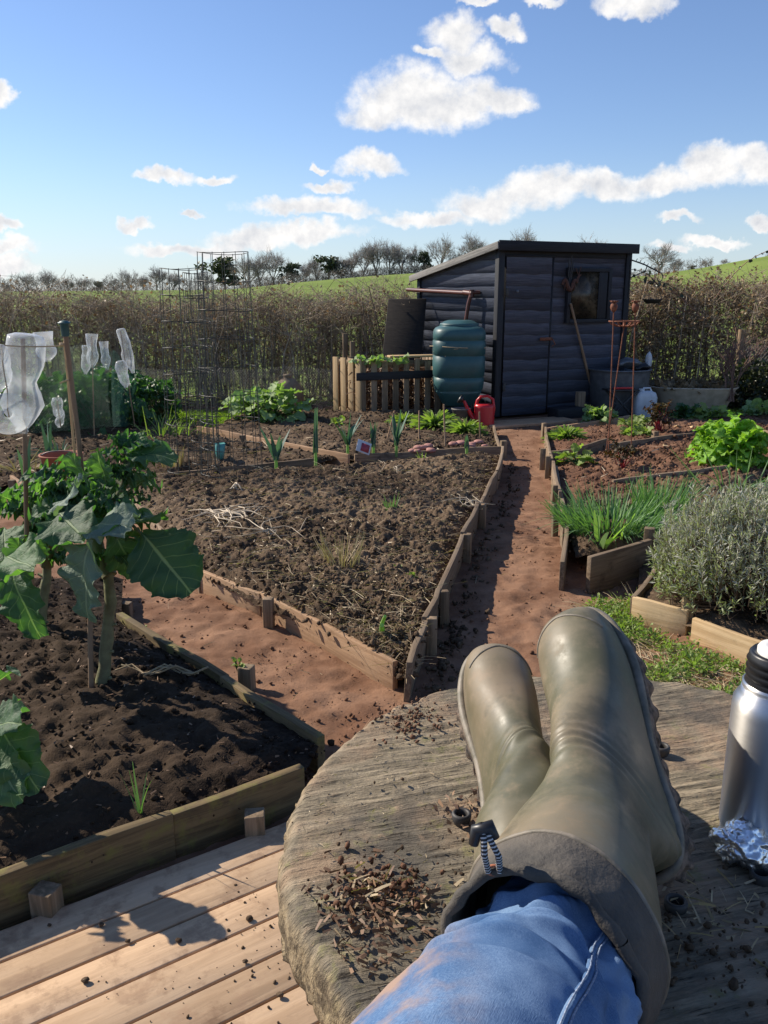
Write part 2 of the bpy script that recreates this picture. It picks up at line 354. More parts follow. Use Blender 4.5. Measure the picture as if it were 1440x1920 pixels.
        if cap:
            for i, rev in ((0, True), (m-1, False)):
                ring = P[n*i:n*i+n]; f = list(range(n)); s.add(ring, np.array([f[::-1] if rev else f]), .5 if v is None else v, lc[n*i:n*i+n])
        return s
    def lathe(s, prof, c=(0, 0, 0), n=32, sq=0, axis=None, v=None, sx=1, sy=1, ph=0):
        P = []; m = len(prof)
        Q = Vector((0, 0, 1)).rotation_difference(Vector(axis)).to_matrix() if axis is not None else Matrix.Identity(3)
        for (r, z) in prof:
            for k in range(n):
                a = 2*math.pi*k/n+ph; ca, sa = math.cos(a), math.sin(a)
                q = 1/((abs(ca)**(2+sq)+abs(sa)**(2+sq))**(1/(2+sq))) if sq else 1
                P.append(tuple(Q @ Vector((r*q*ca*sx, r*q*sa*sy, z)) + Vector(c)))
        F = [[n*i+k, n*i+(k+1) % n, n*i+n+(k+1) % n, n*i+n+k] for i in range(m-1) for k in range(n)]
        return s.add(P, np.array(F), v)
# ---- batches
def prisms(P0, P1, r0, r1, n=3):
    P0, P1 = np.asarray(P0, float), np.asarray(P1, float); N = len(P0)
    d = P1-P0; d /= np.linalg.norm(d, axis=1, keepdims=True)+1e-9
    h = np.where(np.abs(d[:, 2:3]) > .9, [[1., 0, 0]], [[0, 0, 1.]]); x = np.cross(d, h); x /= np.linalg.norm(x, axis=1, keepdims=True)+1e-9; y = np.cross(d, x)
    r0 = np.broadcast_to(r0, N); r1 = np.broadcast_to(r1, N)
    a = np.arange(n)*2*math.pi/n; ring = x[:, None]*np.cos(a)[None, :, None]+y[:, None]*np.sin(a)[None, :, None]
    V = np.concatenate([P0[:, None]+ring*r0[:, None, None], P1[:, None]+ring*r1[:, None, None]], 1).reshape(-1, 3)
    k = np.arange(n); f = np.stack([k, (k+1) % n, n+(k+1) % n, n+k], 1)
    F = (np.arange(N)*2*n)[:, None, None]+f[None]
    return V, F.reshape(-1, 4), np.repeat(rng.random(N), 2*n)
def blades(B, D, L, Wd, bend=.5, ns=4, tip=.1, fold=0.0):
    """tapering strips from B towards D that bow over; returns V,F,v,uv"""
    B, D = np.asarray(B, float), np.asarray(D, float); N = len(B); L = np.broadcast_to(L, N); Wd = np.broadcast_to(Wd, N); bend = np.broadcast_to(bend, N)
    D = D/np.linalg.norm(D, axis=1, keepdims=True)
    sd = np.cross(D, rng.normal(size=(N, 3))); sd /= np.linalg.norm(sd, axis=1, keepdims=True)
    hz = D*[1, 1, 0]; V = np.zeros((N, ns+1, 2, 3)); uv = np.zeros((N, ns+1, 2, 2))
    for i in range(ns+1):
        t = i/ns; c = B + D*(L*t)[:, None] + (hz*.7-[0, 0, 1])*(bend*L*t*t*.6)[:, None]
        w = Wd*(1-(1-tip)*t**1.6)*.5
        V[:, i, 0] = c-sd*w[:, None]; V[:, i, 1] = c+sd*w[:, None]; uv[:, i, 0] = (0, t); uv[:, i, 1] = (1, t)
    k = np.arange(ns)*2; f = np.stack([k, k+1, k+3, k+2], 1); F = (np.arange(N)*(ns+1)*2)[:, None, None]+f[None]
    return V.reshape(-1, 3), F.reshape(-1, 4), np.repeat(rng.random(N), (ns+1)*2), uv.reshape(-1, 2)
def frames(D, N0=None):
    """rotation matrices whose y runs along D"""
    D = D/np.linalg.norm(D, axis=1, keepdims=True); n = len(D)
    N0 = rng.normal(size=(n, 3)) if N0 is None else N0
    x = np.cross(D, N0); x /= np.linalg.norm(x, axis=1, keepdims=True)+1e-9; z = np.cross(x, D)
    return np.stack([x, D, z], 2)
def scat(bV, bF, pos, Rm, sc, buv=None):
    bV = np.asarray(bV, float); n = len(pos); sc = np.asarray(sc, float)
    sc = sc[:, None, None] if sc.ndim == 1 else sc[:, None, :]
    V = np.einsum('nij,nkj->nki', Rm, bV[None]*sc)+np.asarray(pos)[:, None]
    Fs = [((np.arange(n)*len(bV))[:, None, None]+np.asarray(f)[None]).reshape(-1, np.asarray(f).shape[1]) for f in (bF if isinstance(bF, list) else [bF])]
    uv = None if buv is None else np.tile(buv, (n, 1))
    return V.reshape(-1, 3), Fs, np.repeat(rng.random(n), len(bV)), uv
def leafgrid(nu=9, nv=12, shape='kale', curl=.15, wave=.08, seed=0, fold=.12):
    r = np.random.default_rng(seed); V = np.zeros((nv+1, nu, 3)); UV = np.zeros((nv+1, nu, 2)); ph = r.random(6)*6.3
    for i in range(nv+1):
        t = i/nv
        if shape == 'kale': w = .37*math.sin(math.pi*(.06+.90*t**.85))**.55*min(1, t*4+.12)*(1+.06*math.sin(t*17+ph[0])+.055*math.sin(t*43+ph[4])+.03*math.sin(t*71+ph[5]))
        elif shape == 'round': w = .5*math.sin(math.pi*(t*.96+.02))**.6*(1+.06*math.sin(t*17+ph[0]))
        elif shape == 'frill': w = .30*math.sin(math.pi*min(1, t**1.4*.95+.04))**.7*(1+.28*math.sin(t*24+ph[0]))+.03
        else: w = .14*math.sin(math.pi*(t*.97+.02))**.7
        for j in range(nu):
            u = j/(nu-1)*2-1
            V[i, j] = (u*w, t, fold*abs(u)*w*2 - curl*t*t + wave*(abs(u)**2.2)*(math.sin(t*17+ph[1]+u*2)+.6*math.sin(t*33+ph[2]-u*3))+.02*math.sin(t*9+u*5+ph[3]))
            UV[i, j] = (u*.5*min(1, w/.3+.2)+.5, t)
    F = [[i*nu+j, i*nu+j+1, (i+1)*nu+j+1, (i+1)*nu+j] for i in range(nv) for j in range(nu-1)]
    return V.reshape(-1, 3), np.array(F), UV.reshape(-1, 2)
class LB:                      # leaf batches into one mesh
    def __init__(s): s.V = []; s.F = {}; s.v = []; s.uv = []; s.n = 0
    def add(s, V, F, v, uv=None):
        for f in (F if isinstance(F, list) else [F]): s.F.setdefault(f.shape[1], []).append(f+s.n)
        s.V.append(V); s.v.append(v); s.uv.append(uv if uv is not None else np.full((len(V), 2), .3)); s.n += len(V); return s
    def leaf(s, base, tip, normal, width=1.0, g=None, v=None):
        base, tip, normal = (np.array(q, float) for q in (base, tip, normal)); d = tip-base; L = np.linalg.norm(d)
        Rm = frames(d[None], normal[None]); bV, bF, bu = g
        V, F, vv, uv = scat(bV, bF, base[None], Rm, np.array([[L*width, L, L]]), bu)
        return s.add(V, F, vv if v is None else np.full(len(V), v), uv)
    def build(s, name, mat, parent=None, smooth=True, world=True):
        return np_mesh(name, np.concatenate(s.V), [np.concatenate(f) for f in s.F.values()], mat, parent, np.concatenate(s.v), np.concatenate(s.uv), None, smooth, world)
def ico(sub=1):
    import bmesh
    b = bmesh.new(); bmesh.ops.create_icosphere(b, subdivisions=sub, radius=1); b.verts.ensure_lookup_table()
    V = np.array([v.co[:] for v in b.verts]); F = np.array([[v.index for v in f.verts] for f in b.faces]); b.free(); return V, F
def rrot(n):
    q = rng.normal(size=(n, 4)); q /= np.linalg.norm(q, axis=1, keepdims=True); w, x, y, z = q.T
    return np.stack([np.stack([1-2*(y*y+z*z), 2*(x*y-z*w), 2*(x*z+y*w)], 1), np.stack([2*(x*y+z*w), 1-2*(x*x+z*z), 2*(y*z-x*w)], 1), np.stack([2*(x*z-y*w), 2*(y*z+x*w), 1-2*(x*x+y*y)], 1)], 1)
def h2(i, j, k=0):
    n = (i.astype(np.int64)*374761393+j.astype(np.int64)*668265263+k*974634777) & 0x7fffffff
    n = ((n ^ (n >> 13))*1274126177) & 0x7fffffff
    return ((n ^ (n >> 16)) & 0xffff)/65535.
def vnoise(x, y, k=0):
    i, j = np.floor(x), np.floor(y); f, g = x-i, y-j; f = f*f*(3-2*f); g = g*g*(3-2*g)
    return (h2(i, j, k)*(1-f)+h2(i+1, j, k)*f)*(1-g)+(h2(i, j+1, k)*(1-f)+h2(i+1, j+1, k)*f)*g
def fbm(x, y, s, o=4, k=0):
    r = 0; a = .5
    for q in range(o): r = r+a*(vnoise(x*s, y*s, k+q)-.5); s *= 2.03; a *= .5
    return r*2
def lumps(x, y, s, k=0):
    """rounded clods, one per cell"""
    x = x*s; y = y*s; i0, j0 = np.floor(x), np.floor(y); best = np.zeros_like(x)
    for a in (-1, 0, 1):
        for b in (-1, 0, 1):
            i, j = i0+a, j0+b; rad = .25+.5*h2(i, j, k+2)
            d = np.hypot(x-i-h2(i, j, k), y-j-h2(i, j, k+1)); hh = np.sqrt(np.clip(1-(d/rad)**2, 0, 1))*rad
            best = np.maximum(best, hh)
    return best/s
def patch(Lp, Rp, ns, nt, zf):
    """sheet between two polylines; zf(x, y, s, t) its height"""
    def pl(P, t):
        P = np.array([(p[0], p[1]) for p in P]); d = np.r_[0, np.cumsum(np.linalg.norm(np.diff(P, axis=0), axis=1))]; d /= d[-1]
        return np.stack([np.interp(t, d, P[:, 0]), np.interp(t, d, P[:, 1])], 1)
    t = np.linspace(0, 1, nt+1); s = np.linspace(0, 1, ns+1); A, B = pl(Lp, t), pl(Rp, t)
    XY = A[:, None]*(1-s)[None, :, None]+B[:, None]*s[None, :, None]; SS, TT = np.meshgrid(s, t)
    x, y = XY[..., 0].ravel(), XY[..., 1].ravel(); z = zf(x, y, SS.ravel(), TT.ravel())
    i = np.arange(nt)[:, None]*(ns+1)+np.arange(ns)[None]; i = i.ravel(); F = np.stack([i, i+1, i+ns+2, i+ns+1], 1)
    return np.stack([x, y, z], 1), F
def soil_h(x, y, k=0, amp=1.0):
    return amp*.8*(.028*fbm(x, y, 2.6, 3, k)+.20*lumps(x, y, 15, k)*np.clip(.5+2*fbm(x, y, 3, 2, k+3), 0, 1.6)+.30*lumps(x, y, 33, k+5)+.32*lumps(x+.03, y, 62, k+9)+.050*fbm(x, y, 20, 5, k))
def dup(root, loc, rz=0, sc=1.0, label=None, group=None):
    r = root.copy(); C.objects.link(r); r.location = loc; r.rotation_euler = (0, 0, rz); r.scale = (sc, sc, sc) if not hasattr(sc, '__len__') else sc
    r.matrix_basis = Matrix.Translation(loc) @ Matrix.Rotation(rz, 4, 'Z') @ Matrix.Diagonal((*r.scale, 1))
    if label: r['label'] = label
    if group: r['group'] = group
    for ch in list(root.children):
        c = ch.copy(); C.objects.link(c); c.parent = r
        for g in list(ch.children):
            e = g.copy(); C.objects.link(e); e.parent = c
    return r
# ------------------------------------------------------------------ terrain
def elev_at(az_px):           # crest height of the land (tangent of elevation) along the horizon, by azimuth
    return np.interp(az_px, [-900, 0, 430, 560, 700, 800, 1000, 1120, 1180, 1300, 1440, 2000, 2800], [.0, .002, .004, .012, .019, .0225, .026, .018, .0165, .025, .0375, .06, .05])
def ter(x, y):
    x, y = np.asarray(x, float), np.asarray(y, float); r = np.hypot(x, y); a = np.arctan2(x, np.maximum(y, 1e-3)*(y > 0)+1e-3*(y <= 0))
    px = 720+FPX*np.tan(np.clip(a, -1.1, 1.1))/.97; front = np.clip((y/np.maximum(r, .01)-.1)/.4, 0, 1)
    q = np.clip((r-45)/(165-45), 0, 1); q = q*q*(3-2*q)
    z = (1.35+165*elev_at(px))*q*front
    z = z - .05 + np.where(r > 14, .12*np.sin(x*.05)*np.sin(y*.04), 0)
    return z - np.clip(r-175, 0, 1e4)*.006
na = 240; rad = np.r_[0.0, np.geomspace(.6, 14, 26), np.geomspace(16, 400, 60), np.geomspace(450, 4000, 12)]
A = np.linspace(-math.pi, math.pi, na+1)[:-1]; rr, aa = np.meshgrid(rad[1:], A, indexing='ij')
gx, gy = (rr*np.sin(aa)).ravel(), (rr*np.cos(aa)).ravel()
V = np.r_[[[0, 0, -.05]], np.stack([gx, gy, ter(gx, gy)], 1)]
i = np.arange(len(rad)-2)[:, None]*na; k = np.arange(na)[None]; q4 = np.stack([1+i+k, 1+i+(k+1) % na, 1+i+na+(k+1) % na, 1+i+na+k], -1).reshape(-1, 4)[:, ::-1]
tri = np.stack([np.zeros(na, int), 1+(np.arange(na)+1) % na, 1+np.arange(na)], 1)[:, ::-1]
tag(np_mesh('ground', V, [tri, q4], M['ground'], smooth=True), kind='structure')
def flat_h(x, y):
    return .012*fbm(x, y, 3, 4, 3)+.016*fbm(x, y, 16, 4, 8)+.006*lumps(x, y, 30, 4)*30*np.clip(fbm(x, y, 2, 2, 77)+.15, 0, 1)
def sheet(name, x0, x1, y0, y1, res, z, mat, kind='structure'):
    Vp, Fp = patch([(x0, y0), (x0, y1)], [(x1, y0), (x1, y1)], int((x1-x0)/res), int((y1-y0)/res), lambda x, y, s, t: z+flat_h(x, y))
    return tag(np_mesh(name, Vp, Fp, mat, smooth=True), kind=kind)
sheet('earth_path', -1.35, 1.9, .6, 5.2, .016, 0, M['path'])
sheet('earth_path', -4.6, 4.8, 5.2, 10.5, .03, 0, M['path'])
sheet('earth_path', -4.6, -1.3, -1.5, 5.25, .05, -.004, M['path'])
sheet('earth_path', 1.85, 4.8, -1.5, 5.25, .04, -.004, M['path'])
# ------------------------------------------------------------------ raised beds: boards and pegs are parts, soil is stuff
BEDGROUP = 'timber edged raised vegetable beds'
def bed(name, label, boards, pegs=()):
    a0 = boards[0][0]; t = thing(name, label, 'raised bed', (a0[0], a0[1], 0), 0, BEDGROUP)
    for b in boards:
        a, c, z1, mt = b[:4]; kw = b[4] if len(b) > 4 else {}
        MB().plank(a, c, kw.pop('z0', -.05), z1, seg=max(3, int((Vector(c[:2])-Vector(a[:2])).length/.14)), **kw).build('board', M[mt], t, bevel=.002)
    for (p, h, sz, mt) in pegs:
        MB().box((p[0], p[1], h/2-.05), (sz, sz*.85, h+.1), rz=random.uniform(-.4, .4), rx=random.uniform(-.05, .05)).build('peg', M[mt], t, bevel=.003)
    return t
def soil(name, Lp, Rp, z, label, mat='soil', res=.02, mound=.05, amp=1.0, k=0, edge=.02):
    L = max((Vector(Lp[-1][:2])-Vector(Lp[0][:2])).length, (Vector(Rp[-1][:2])-Vector(Rp[0][:2])).length); Wd = max((Vector(Lp[0][:2])-Vector(Rp[0][:2])).length, (Vector(Lp[-1][:2])-Vector(Rp[-1][:2])).length)
    def zf(x, y, s, t):
        m = np.clip(np.minimum(np.minimum(s, 1-s)*Wd, np.minimum(t, 1-t)*L)/.3, 0, 1)
        return z-edge+(mound+edge)*m*(2-m)+soil_h(x, y, k, amp)*(.5+.5*m)
    Vp, Fp = patch(Lp, Rp, int(Wd/res), int(L/res), zf); zz = zf
    o = np_mesh(name, Vp, Fp, M[mat], smooth=True); tag(o, label, 'soil', kind='stuff'); return o, Vp
def on(Vp, n, smin=0, smax=1):
    return Vp[rng.integers(0, len(Vp), n)]
CLOD = [ico(1), ico(2)]
def clods(name, Vp, n, r0, r1, mat, label, parent=None):
    P = on(Vp, n)+rng.normal(size=(n, 3))*[.02, .02, 0]; bV, bF = CLOD[0]; sc = (r0+(r1-r0)*rng.random(n)**3)[:, None]*(.65+.6*rng.random((n, 3)))
    V, F, v, uv = scat(bV, bF, P, rrot(n), sc); V = V+(np.stack([vnoise(V[:, 0]*90, V[:, 1]*90+V[:, 2]*70, s) for s in (1, 2, 3)], 1)-.5)*r1*.9
    o = np_mesh(name, V, F, M[mat], v=v, smooth=False); return tag(o, label, 'soil clods', kind='stuff')
def bits(name, Vp, n, l0, l1, w, mat, label, curl=.8, cat='plant litter'):
    P = on(Vp, n)+[0, 0, .006]; a = rng.random(n)*6.3; D = np.stack([np.cos(a), np.sin(a), rng.random(n)*.35-.02], 1)
    L = l0+(l1-l0)*rng.random(n)**2.5; V, F, v, uv = blades(P, D, L, w*(.5+rng.random(n)), curl*rng.random(n)*.25, 3, .4)
    o = np_mesh(name, V, F, M[mat], v=v, uv=uv); return tag(o, label, cat, kind='stuff')
# main bed in the middle
bN = at(742, 1243, .10); bL = at(377, 1070, .10); bLR = at(225, 905, .08)
bR = [at(x, y, .15) for x, y in ((764, 1238), (793, 1158), (817, 1108), (864, 1000), (894, 945), (930, 882), (941, 838))]
bBk = [at(938, 838, .10), at(665, 853, .10)]; cR0 = at(590, 861, .10)
main_boards = [(bN, at(492, 1112, .10), .105, 'board', dict(wob=.004)), (at(492, 1112, .10), bL, .10, 'board', dict(ztop2=.10)), (bL, bLR, .08, 'board_grey')]
for i_ in range(6): main_boards.append((bR[i_], bR[i_+1]+Vector((.0, .03, 0)), .145+.012*(i_ % 2), 'board_grey', dict(lean=-.012)))
pg = [(at(505, 1178, .0), .135, .042, 'post')]+[(bR[i_]+Vector((.035, .0, 0)), .15, .04, 'post') for i_ in (1, 2, 3, 4)]
bed('raised_bed', 'wide dug over raised bed with sunlit front board, left of the main path', main_boards, pg)
_, VB = soil('soil', [bN+Vector((.02, .03, 0)), bL, bLR], [bR[0]+Vector((-.0, .03, 0))]+bR[1:], .085, 'dark clumpy dug soil filling the wide middle bed', res=.0115, mound=.05, k=1)
_, VB2 = soil('soil', [bLR, at(250, 893, .09)], [bR[-1], bR[-1]+Vector((0, .02, 0))], .08, 'dark soil at the far edge of the wide middle bed', res=.03, mound=0, k=1)
clods('soil_clods', VB, 11000, .0025, .013, 'soil', 'loose crumbs of dark soil lying on the wide middle bed')
bits('straw_bits', VB, 3400, .015, .13, .0022, 'dry', 'pale dry stalks strewn over the wide middle bed')
bits('bark_flakes', VB, 1600, .008, .03, .006, 'dry', 'brown flakes of mulch on the wide middle bed', .2)
# near left bed with the kale
aR0, aR1 = at(598, 1383, .115), at(226, 1150, .115); aF0, aF1 = at(-60, 1662, .13), at(566, 1432, .13)
bed('raised_bed', 'shaded mossy raised bed holding the tall kale, beside the deck', [
    (aF0+(aF0-aF1)*.8, at(320, 1521, .13), .13, 'board_moss', dict(wob=.004, th=.026)), (at(320, 1521, .13), aF1, .125, 'board_moss', dict(wob=.004, th=.026)),
    (aR0, at(420, 1268, .115), .12, 'board_moss', dict(th=.028)), (at(420, 1268, .115), aR1, .118, 'board_moss', dict(th=.028))],
    [(at(478, 1545, .05), .085, .05, 'post'), (at(88, 1690, .05), .085, .055, 'post'), (at(464, 1290, 0), .085, .05, 'post'), (at(240, 1160, 0), .075, .042, 'post')])
aB = (-2.6, 3.6)
_, VA = soil('soil', [aF0+(aF0-aF1)*1.2+Vector((0, .02, 0)), (-2.9, 3.6)], [aF1+Vector((0, .01, 0)), aR0, aR1, (-1.2, 3.7)], .10, 'soil with painted blackish shade in the near bed under the kale', mat='soil_near', res=.013, mound=.03, amp=.75, k=7, edge=.016)
clods('soil_clods', VA, 7000, .002, .010, 'soil_near', 'loose crumbs of shade darkened soil under the kale')
bits('bark_flakes', VA, 1300, .006, .024, .0045, 'chip', 'small brown mulch flakes on the near bed', .2)
# back left bed
cF = at(262, 893, .10); cRb = at(370, 803, .10); cFL = at(62, 925, .10)
bed('raised_bed', 'back left bed with wire towers at its corner and sunlit right board', [
    (at(590, 861, .10), cF, .105, 'board_grey'), (cF, cFL, .09, 'board_grey'), (at(655, 857, .09), at(455, 818, .10), .115, 'board'), (at(455, 818, .10), cRb, .12, 'board'),
    (at(20, 892, .12), at(62, 935, .05), .12, 'board')], [(at(24, 905, .1), .12, .05, 'post'), (at(455, 822, .1), .13, .05, 'post')])
_, VC = soil('soil', [cFL+Vector((-1.6, 0, 0)), (-4.6, 8.6)], [at(590, 859, .1), at(640, 850, .1), cRb, (-2.0, 8.7)], .075, 'brown dug soil in the back left bed', res=.024, mound=.015, k=13)
clods('soil_clods', VC, 5000, .005, .018, 'soil', 'loose crumbs of soil in the back left bed')
bits('straw_bits', VC, 500, .03, .2, .006, 'dry', 'pale dry stalks in the back left bed')
# back middle bed with leeks
dL0, dR0 = at(665, 853, .10), at(938, 838, .10); dR1 = at(925, 800, .08)
bed('raised_bed', 'back middle bed of leeks and thin canes, before the compost bin', [
    (dL0, at(800, 846, .1), .105, 'board_grey'), (at(800, 846, .1), dR0, .11, 'board_grey'), (dR0, dR1, .10, 'board_grey'), ], [(dR0+Vector((.03, .02, 0)), .15, .05, 'post')])
_, VD = soil('soil', [dL0, cRb+Vector((.03, 0, 0)), (-1.5, 9.6)], [dR0, dR1, (.75, 9.2)], .075, 'crumbly brown soil in the back middle bed', res=.024, mound=.02, k=19)
clods('soil_clods', VD, 4000, .005, .018, 'soil', 'loose crumbs of soil in the back middle bed')
bits('straw_bits', VD, 200, .03, .15, .006, 'dry', 'pale dry stalks in the back middle bed')
# right hand beds, far to near
eL0, eL1 = at(1034, 862, .12), at(1022, 798, .12); eF = [at(1034, 848, .12), at(1083, 842, .12), at(1134, 826, .15), at(1324, 808, .13), at(1440, 800, .1)]
bed('raised_bed', 'far right bed with weeds and a red stemmed chard', [(eL0, eL1, .13, 'board_grey'), (eF[0], at(1084, 838, .14), .13, 'board_grey'), (at(1084, 846, .14), at(1136, 828, .14), .17, 'board_grey'),
    (at(1134, 836, .12), at(1230, 820, .12), .125, 'board_grey'), (at(1230, 820, .12), eF[3], .125, 'board_grey'), (eL1, at(1180, 780, .08), .09, 'board')], [(eL1+Vector((-.03, -.1, 0)), .16, .04, 'post'), (eL0+Vector((-.03, .2, 0)), .17, .04, 'post'), (at(1230, 822, .1)+Vector((0, .03, 0)), .16, .05, 'post')])
_, VE = soil('soil', [eF[0], eL1], [at(1500, 800, .1), at(1480, 772, .1)], .09, 'reddish dug soil in the far right bed', mat='soil_red', res=.028, mound=.015, k=23)
clods('soil_clods', VE, 2200, .005, .018, 'soil_red', 'reddish soil crumbs in the far right bed')
fL0, fL1 = at(1050, 925, .13), at(1036, 866, .13)
bed('raised_bed', 'middle right bed with the bright green mustard plant', [(fL0, fL1, .14, 'board_grey'), (at(1060, 948, .12), at(1042, 868, .12), .10, 'board_grey'), (at(1150, 902, .12), at(1385, 872, .12), .13, 'board_grey'), (at(1330, 800, .08), at(1480, 812, .1), .1, 'pale_wood')],
    [(fL0+Vector((-.025, .06, 0)), .17, .035, 'post'), (fL1+Vector((-.03, .02, 0)), .17, .035, 'post')])
_, VF = soil('soil', [at(1060, 945, .1), at(1036, 852, .1)], [at(1500, 868, .1), at(1500, 805, .1)], .085, 'reddish brown soil in the middle right bed', mat='soil_red', res=.022, mound=.015, k=29)
clods('soil_clods', VF, 3000, .005, .018, 'soil_red', 'reddish soil crumbs in the middle right bed')
bits('straw_bits', VF, 90, .03, .12, .006, 'straw', 'pale chips in the middle right bed')
gL0, gL1 = at(1057, 1052, .15), at(1054, 945, .12); gF0, gF1 = at(1101, 1044, .17), at(1224, 1014, .17)
bed('raised_bed', 'chive bed with a warped dark end board and open corner', [(gL0, at(1062, 978, .14), .145, 'board_grey'), (at(1060, 985, .14), gL1, .13, 'board_grey'), (gF0, gF1, .175, 'board_grey', dict(wob=.016, th=.026, z0=-.02)), ],
    [(at(1046, 1015, .0)+Vector((.0, .1, 0)), .19, .034, 'post'), (gF1+Vector((.0, .06, 0)), .22, .05, 'post')])
_, VG = soil('soil', [at(1080, 1040, .1), gL1], [at(1330, 1010, .1), at(1440, 880, .1)], .10, 'brown soil under the chives', mat='soil', res=.016, mound=.03, k=31)
clods('soil_clods', VG, 1800, .003, .012, 'soil', 'soil crumbs under the chives')
hL, hR = at(1187, 1120, .11), at(1470, 1212, .11)
bed('raised_bed', 'lavender bed with a clean pale front board and peg', [(hL, at(1290, 1150, .1), .115, 'pale_wood', dict(wob=.003)), (at(1300, 1158, .1), hR, .10, 'pale_wood', dict(wob=.004)), (hL, hL+Vector((.25, .45, 0)), .11, 'board_grey')], [(at(1285, 1185, 0), .155, .045, 'pale_wood')])
_, VH = soil('soil', [hL+Vector((.03, .03, 0)), hL+Vector((.3, .9, 0))], [hR, hR+Vector((.9, .9, 0))], .07, 'dark soil beneath the lavender', mat='soil', res=.025, mound=.02, k=37)
# ------------------------------------------------------------------ deck
dk = thing('deck', 'low deck of pinkish worn boards beside the round table', 'deck', (-.5, 1.3, 0))
p0, p1 = at(0, 1805, .03), at(500, 1605, .03); dv = (p1-p0).normalized(); nv = Vector((dv.y, -dv.x, 0)); w_ = .098
for i_ in range(-1, 14):
    a = p0+nv*(i_*w_+w_/2)-dv*1.2; b = a+dv*2.25
    if i_ < 0: a = p0+nv*(i_*w_+w_/2)-dv*.5; b = p0+nv*(i_*w_+w_/2)+dv*.82
    m = MB(); n_ = 12
    for q in range(1): m.beam((a.x, a.y, .018+random.uniform(-.002, .002)), (b.x, b.y, .018+random.uniform(-.002, .002)), w_-.006, .024, v=random.random())
    m.build('deck_board', M['deck'], dk, bevel=.0025)
for q in (.1, 1.0, 1.9):
    MB().beam(p0+dv*q-nv*.1-Vector((0, 0, .055)), p0+dv*q+nv*1.3-Vector((0, 0, .055)), .05, .045).build('bearer', M['board_grey'], dk)
DK = np.array([[*(p0+dv*random.uniform(0, 1.0)+nv*random.uniform(.0, .9))[:2], .031] for _ in range(600)])
DK2 = np.array([[*(p0+dv*random.gauss(.62, .2)+nv*random.gauss(.33, .12))[:2], .031] for _ in range(400)])
clods('dirt_crumbs', np.r_[DK[:120], DK2], 420, .0012, .0042, 'soil', 'small crumbs of earth scattered on the deck')
for (x, y, r) in ((468, 1722, .007), (335, 1763, .006), (240, 1764, .005), (160, 1838, .007), (190, 1733, .005), (93, 1734, .004), (460, 1802, .005), (525, 1865, .006)):
    bV, bF = CLOD[1]; V = bV*(1+.5*(np.stack([vnoise(bV[:, 0]*3+x, bV[:, 1]*3+bV[:, 2]*2, 1)], 1)-.5))*r*[1.2, 1, .8]+np.array(at(x, y, .036))
    tag(np_mesh('clod', V, bF, M['soil'], smooth=True), 'small clod of earth dropped on the pinkish deck boards', 'clod', 'clods on the deck')

# grit, crumbs and straw lying on the paths
PP = np.stack([rng.uniform(-1.3, 1.9, 9000), 1.9+7.5*rng.random(9000)**1.5, np.full(9000, .004)], 1)
clods('grit', PP, 7000, .0012, .0065, 'path', 'fine gritty lumps of the trodden earth paths')
clods('grit', PP, 3600, .0015, .009, 'soil_red', 'grit and small clods on the trodden paths')
PE = np.concatenate([np.array([np.array(bR[i_].lerp(bR[i_+1], f_))*[1, 1, 0]+[.07+abs(random.gauss(0, .04)), random.gauss(0, .03), .006] for f_ in np.linspace(0, 1, 25)]) for i_ in range(6)])
clods('spilled_soil', PE, 420, .004, .016, 'soil', 'dark soil spilled along the path edge boards')
bits('straw_bits', PP, 500, .01, .08, .002, 'dry', 'dry stalks trodden into the paths', .2)
# ------------------------------------------------------------------ shed
o_ = at(928, 785); fx = (at(1150, 769)-o_).normalized(); rz = math.atan2(fx.y, fx.x); FW, SD, HF, HB = 1.72, 1.80, 1.83, 1.55
shed = thing('shed', 'dark blue black timber shed with sloping roof and waney boards', 'shed', tuple(o_), rz)
def waney(u0, u1, zs, n, off, side, ztop=None, th=.018, sd=1):
    """rows of overlapping boards with uneven lower edges; u along wall; side 'f' front or 'l' left"""
    m = MB(); r = random.Random(sd); h = zs/n
    for k in range(n):
        zb = k*h; ph = r.random()*9; jit = r.uniform(-.012, .012); P, lc = [], []; ns = 16; vv = r.random()
        for i in range(ns+1):
            t = i/ns; u = u0+(u1-u0)*t
            zl = zb-.012+jit+.006*math.sin(ph+t*5)+.004*math.sin(ph*2+t*13); zu = zb+h+.02
            if k == 0: zl = .03
            top = ztop(u) if ztop else 9
            zl, zu = min(zl, top), min(zu, top)
            for (d, z) in ((.004, zu), (.0105+th*.1, zl), (.0, zl)):
                P.append((u, -off-d, z) if side == 'f' else (-off-d, u, z)); lc.append((u, z-zb, d))
        F = [[3*i+q, 3*i+q+1, 3*i+3+q+1, 3*i+3+q] for i in range(ns) for q in (0, 1)]
        if side == 'l': F = [f[::-1] for f in F]
        m.add(P, np.array(F), vv, lc)
    return m
topz = lambda y: HF-(HF-HB)*y/SD
core = MB().add([(x, y, z if z else .02) for y in (0.0, SD) for (x, z) in ((0, 0), (FW, 0), (FW, topz(y)), (0, topz(y)))], np.array([[0, 1, 2, 3], [7, 6, 5, 4], [0, 3, 7, 4], [1, 5, 6, 2], [3, 2, 6, 7], [0, 4, 5, 1]]))
core.build('wall', M['shed_trim'], shed, world=False)
DX0, DX1, DZ = .065, .655, 1.71; WX0, WX1, WZ0, WZ1 = .90, 1.42, 1.07, 1.58
waney(DX1+.03, FW-.03, HF-.02, 14, 0, 'f', sd=3).build('wall', M['shed'], shed, world=False)
waney(.03, SD-.02, HF, 14, 0, 'l', topz, sd=5).build('wall', M['shed'], shed, world=False)
for (x, y, h) in ((0, 0, HF), (FW, 0, HF), (0, SD, HB)): MB().box((x, y, h/2+.01), (.075, .075, h-.03)).build('corner_post', M['shed_trim'], shed, bevel=.003, world=False)
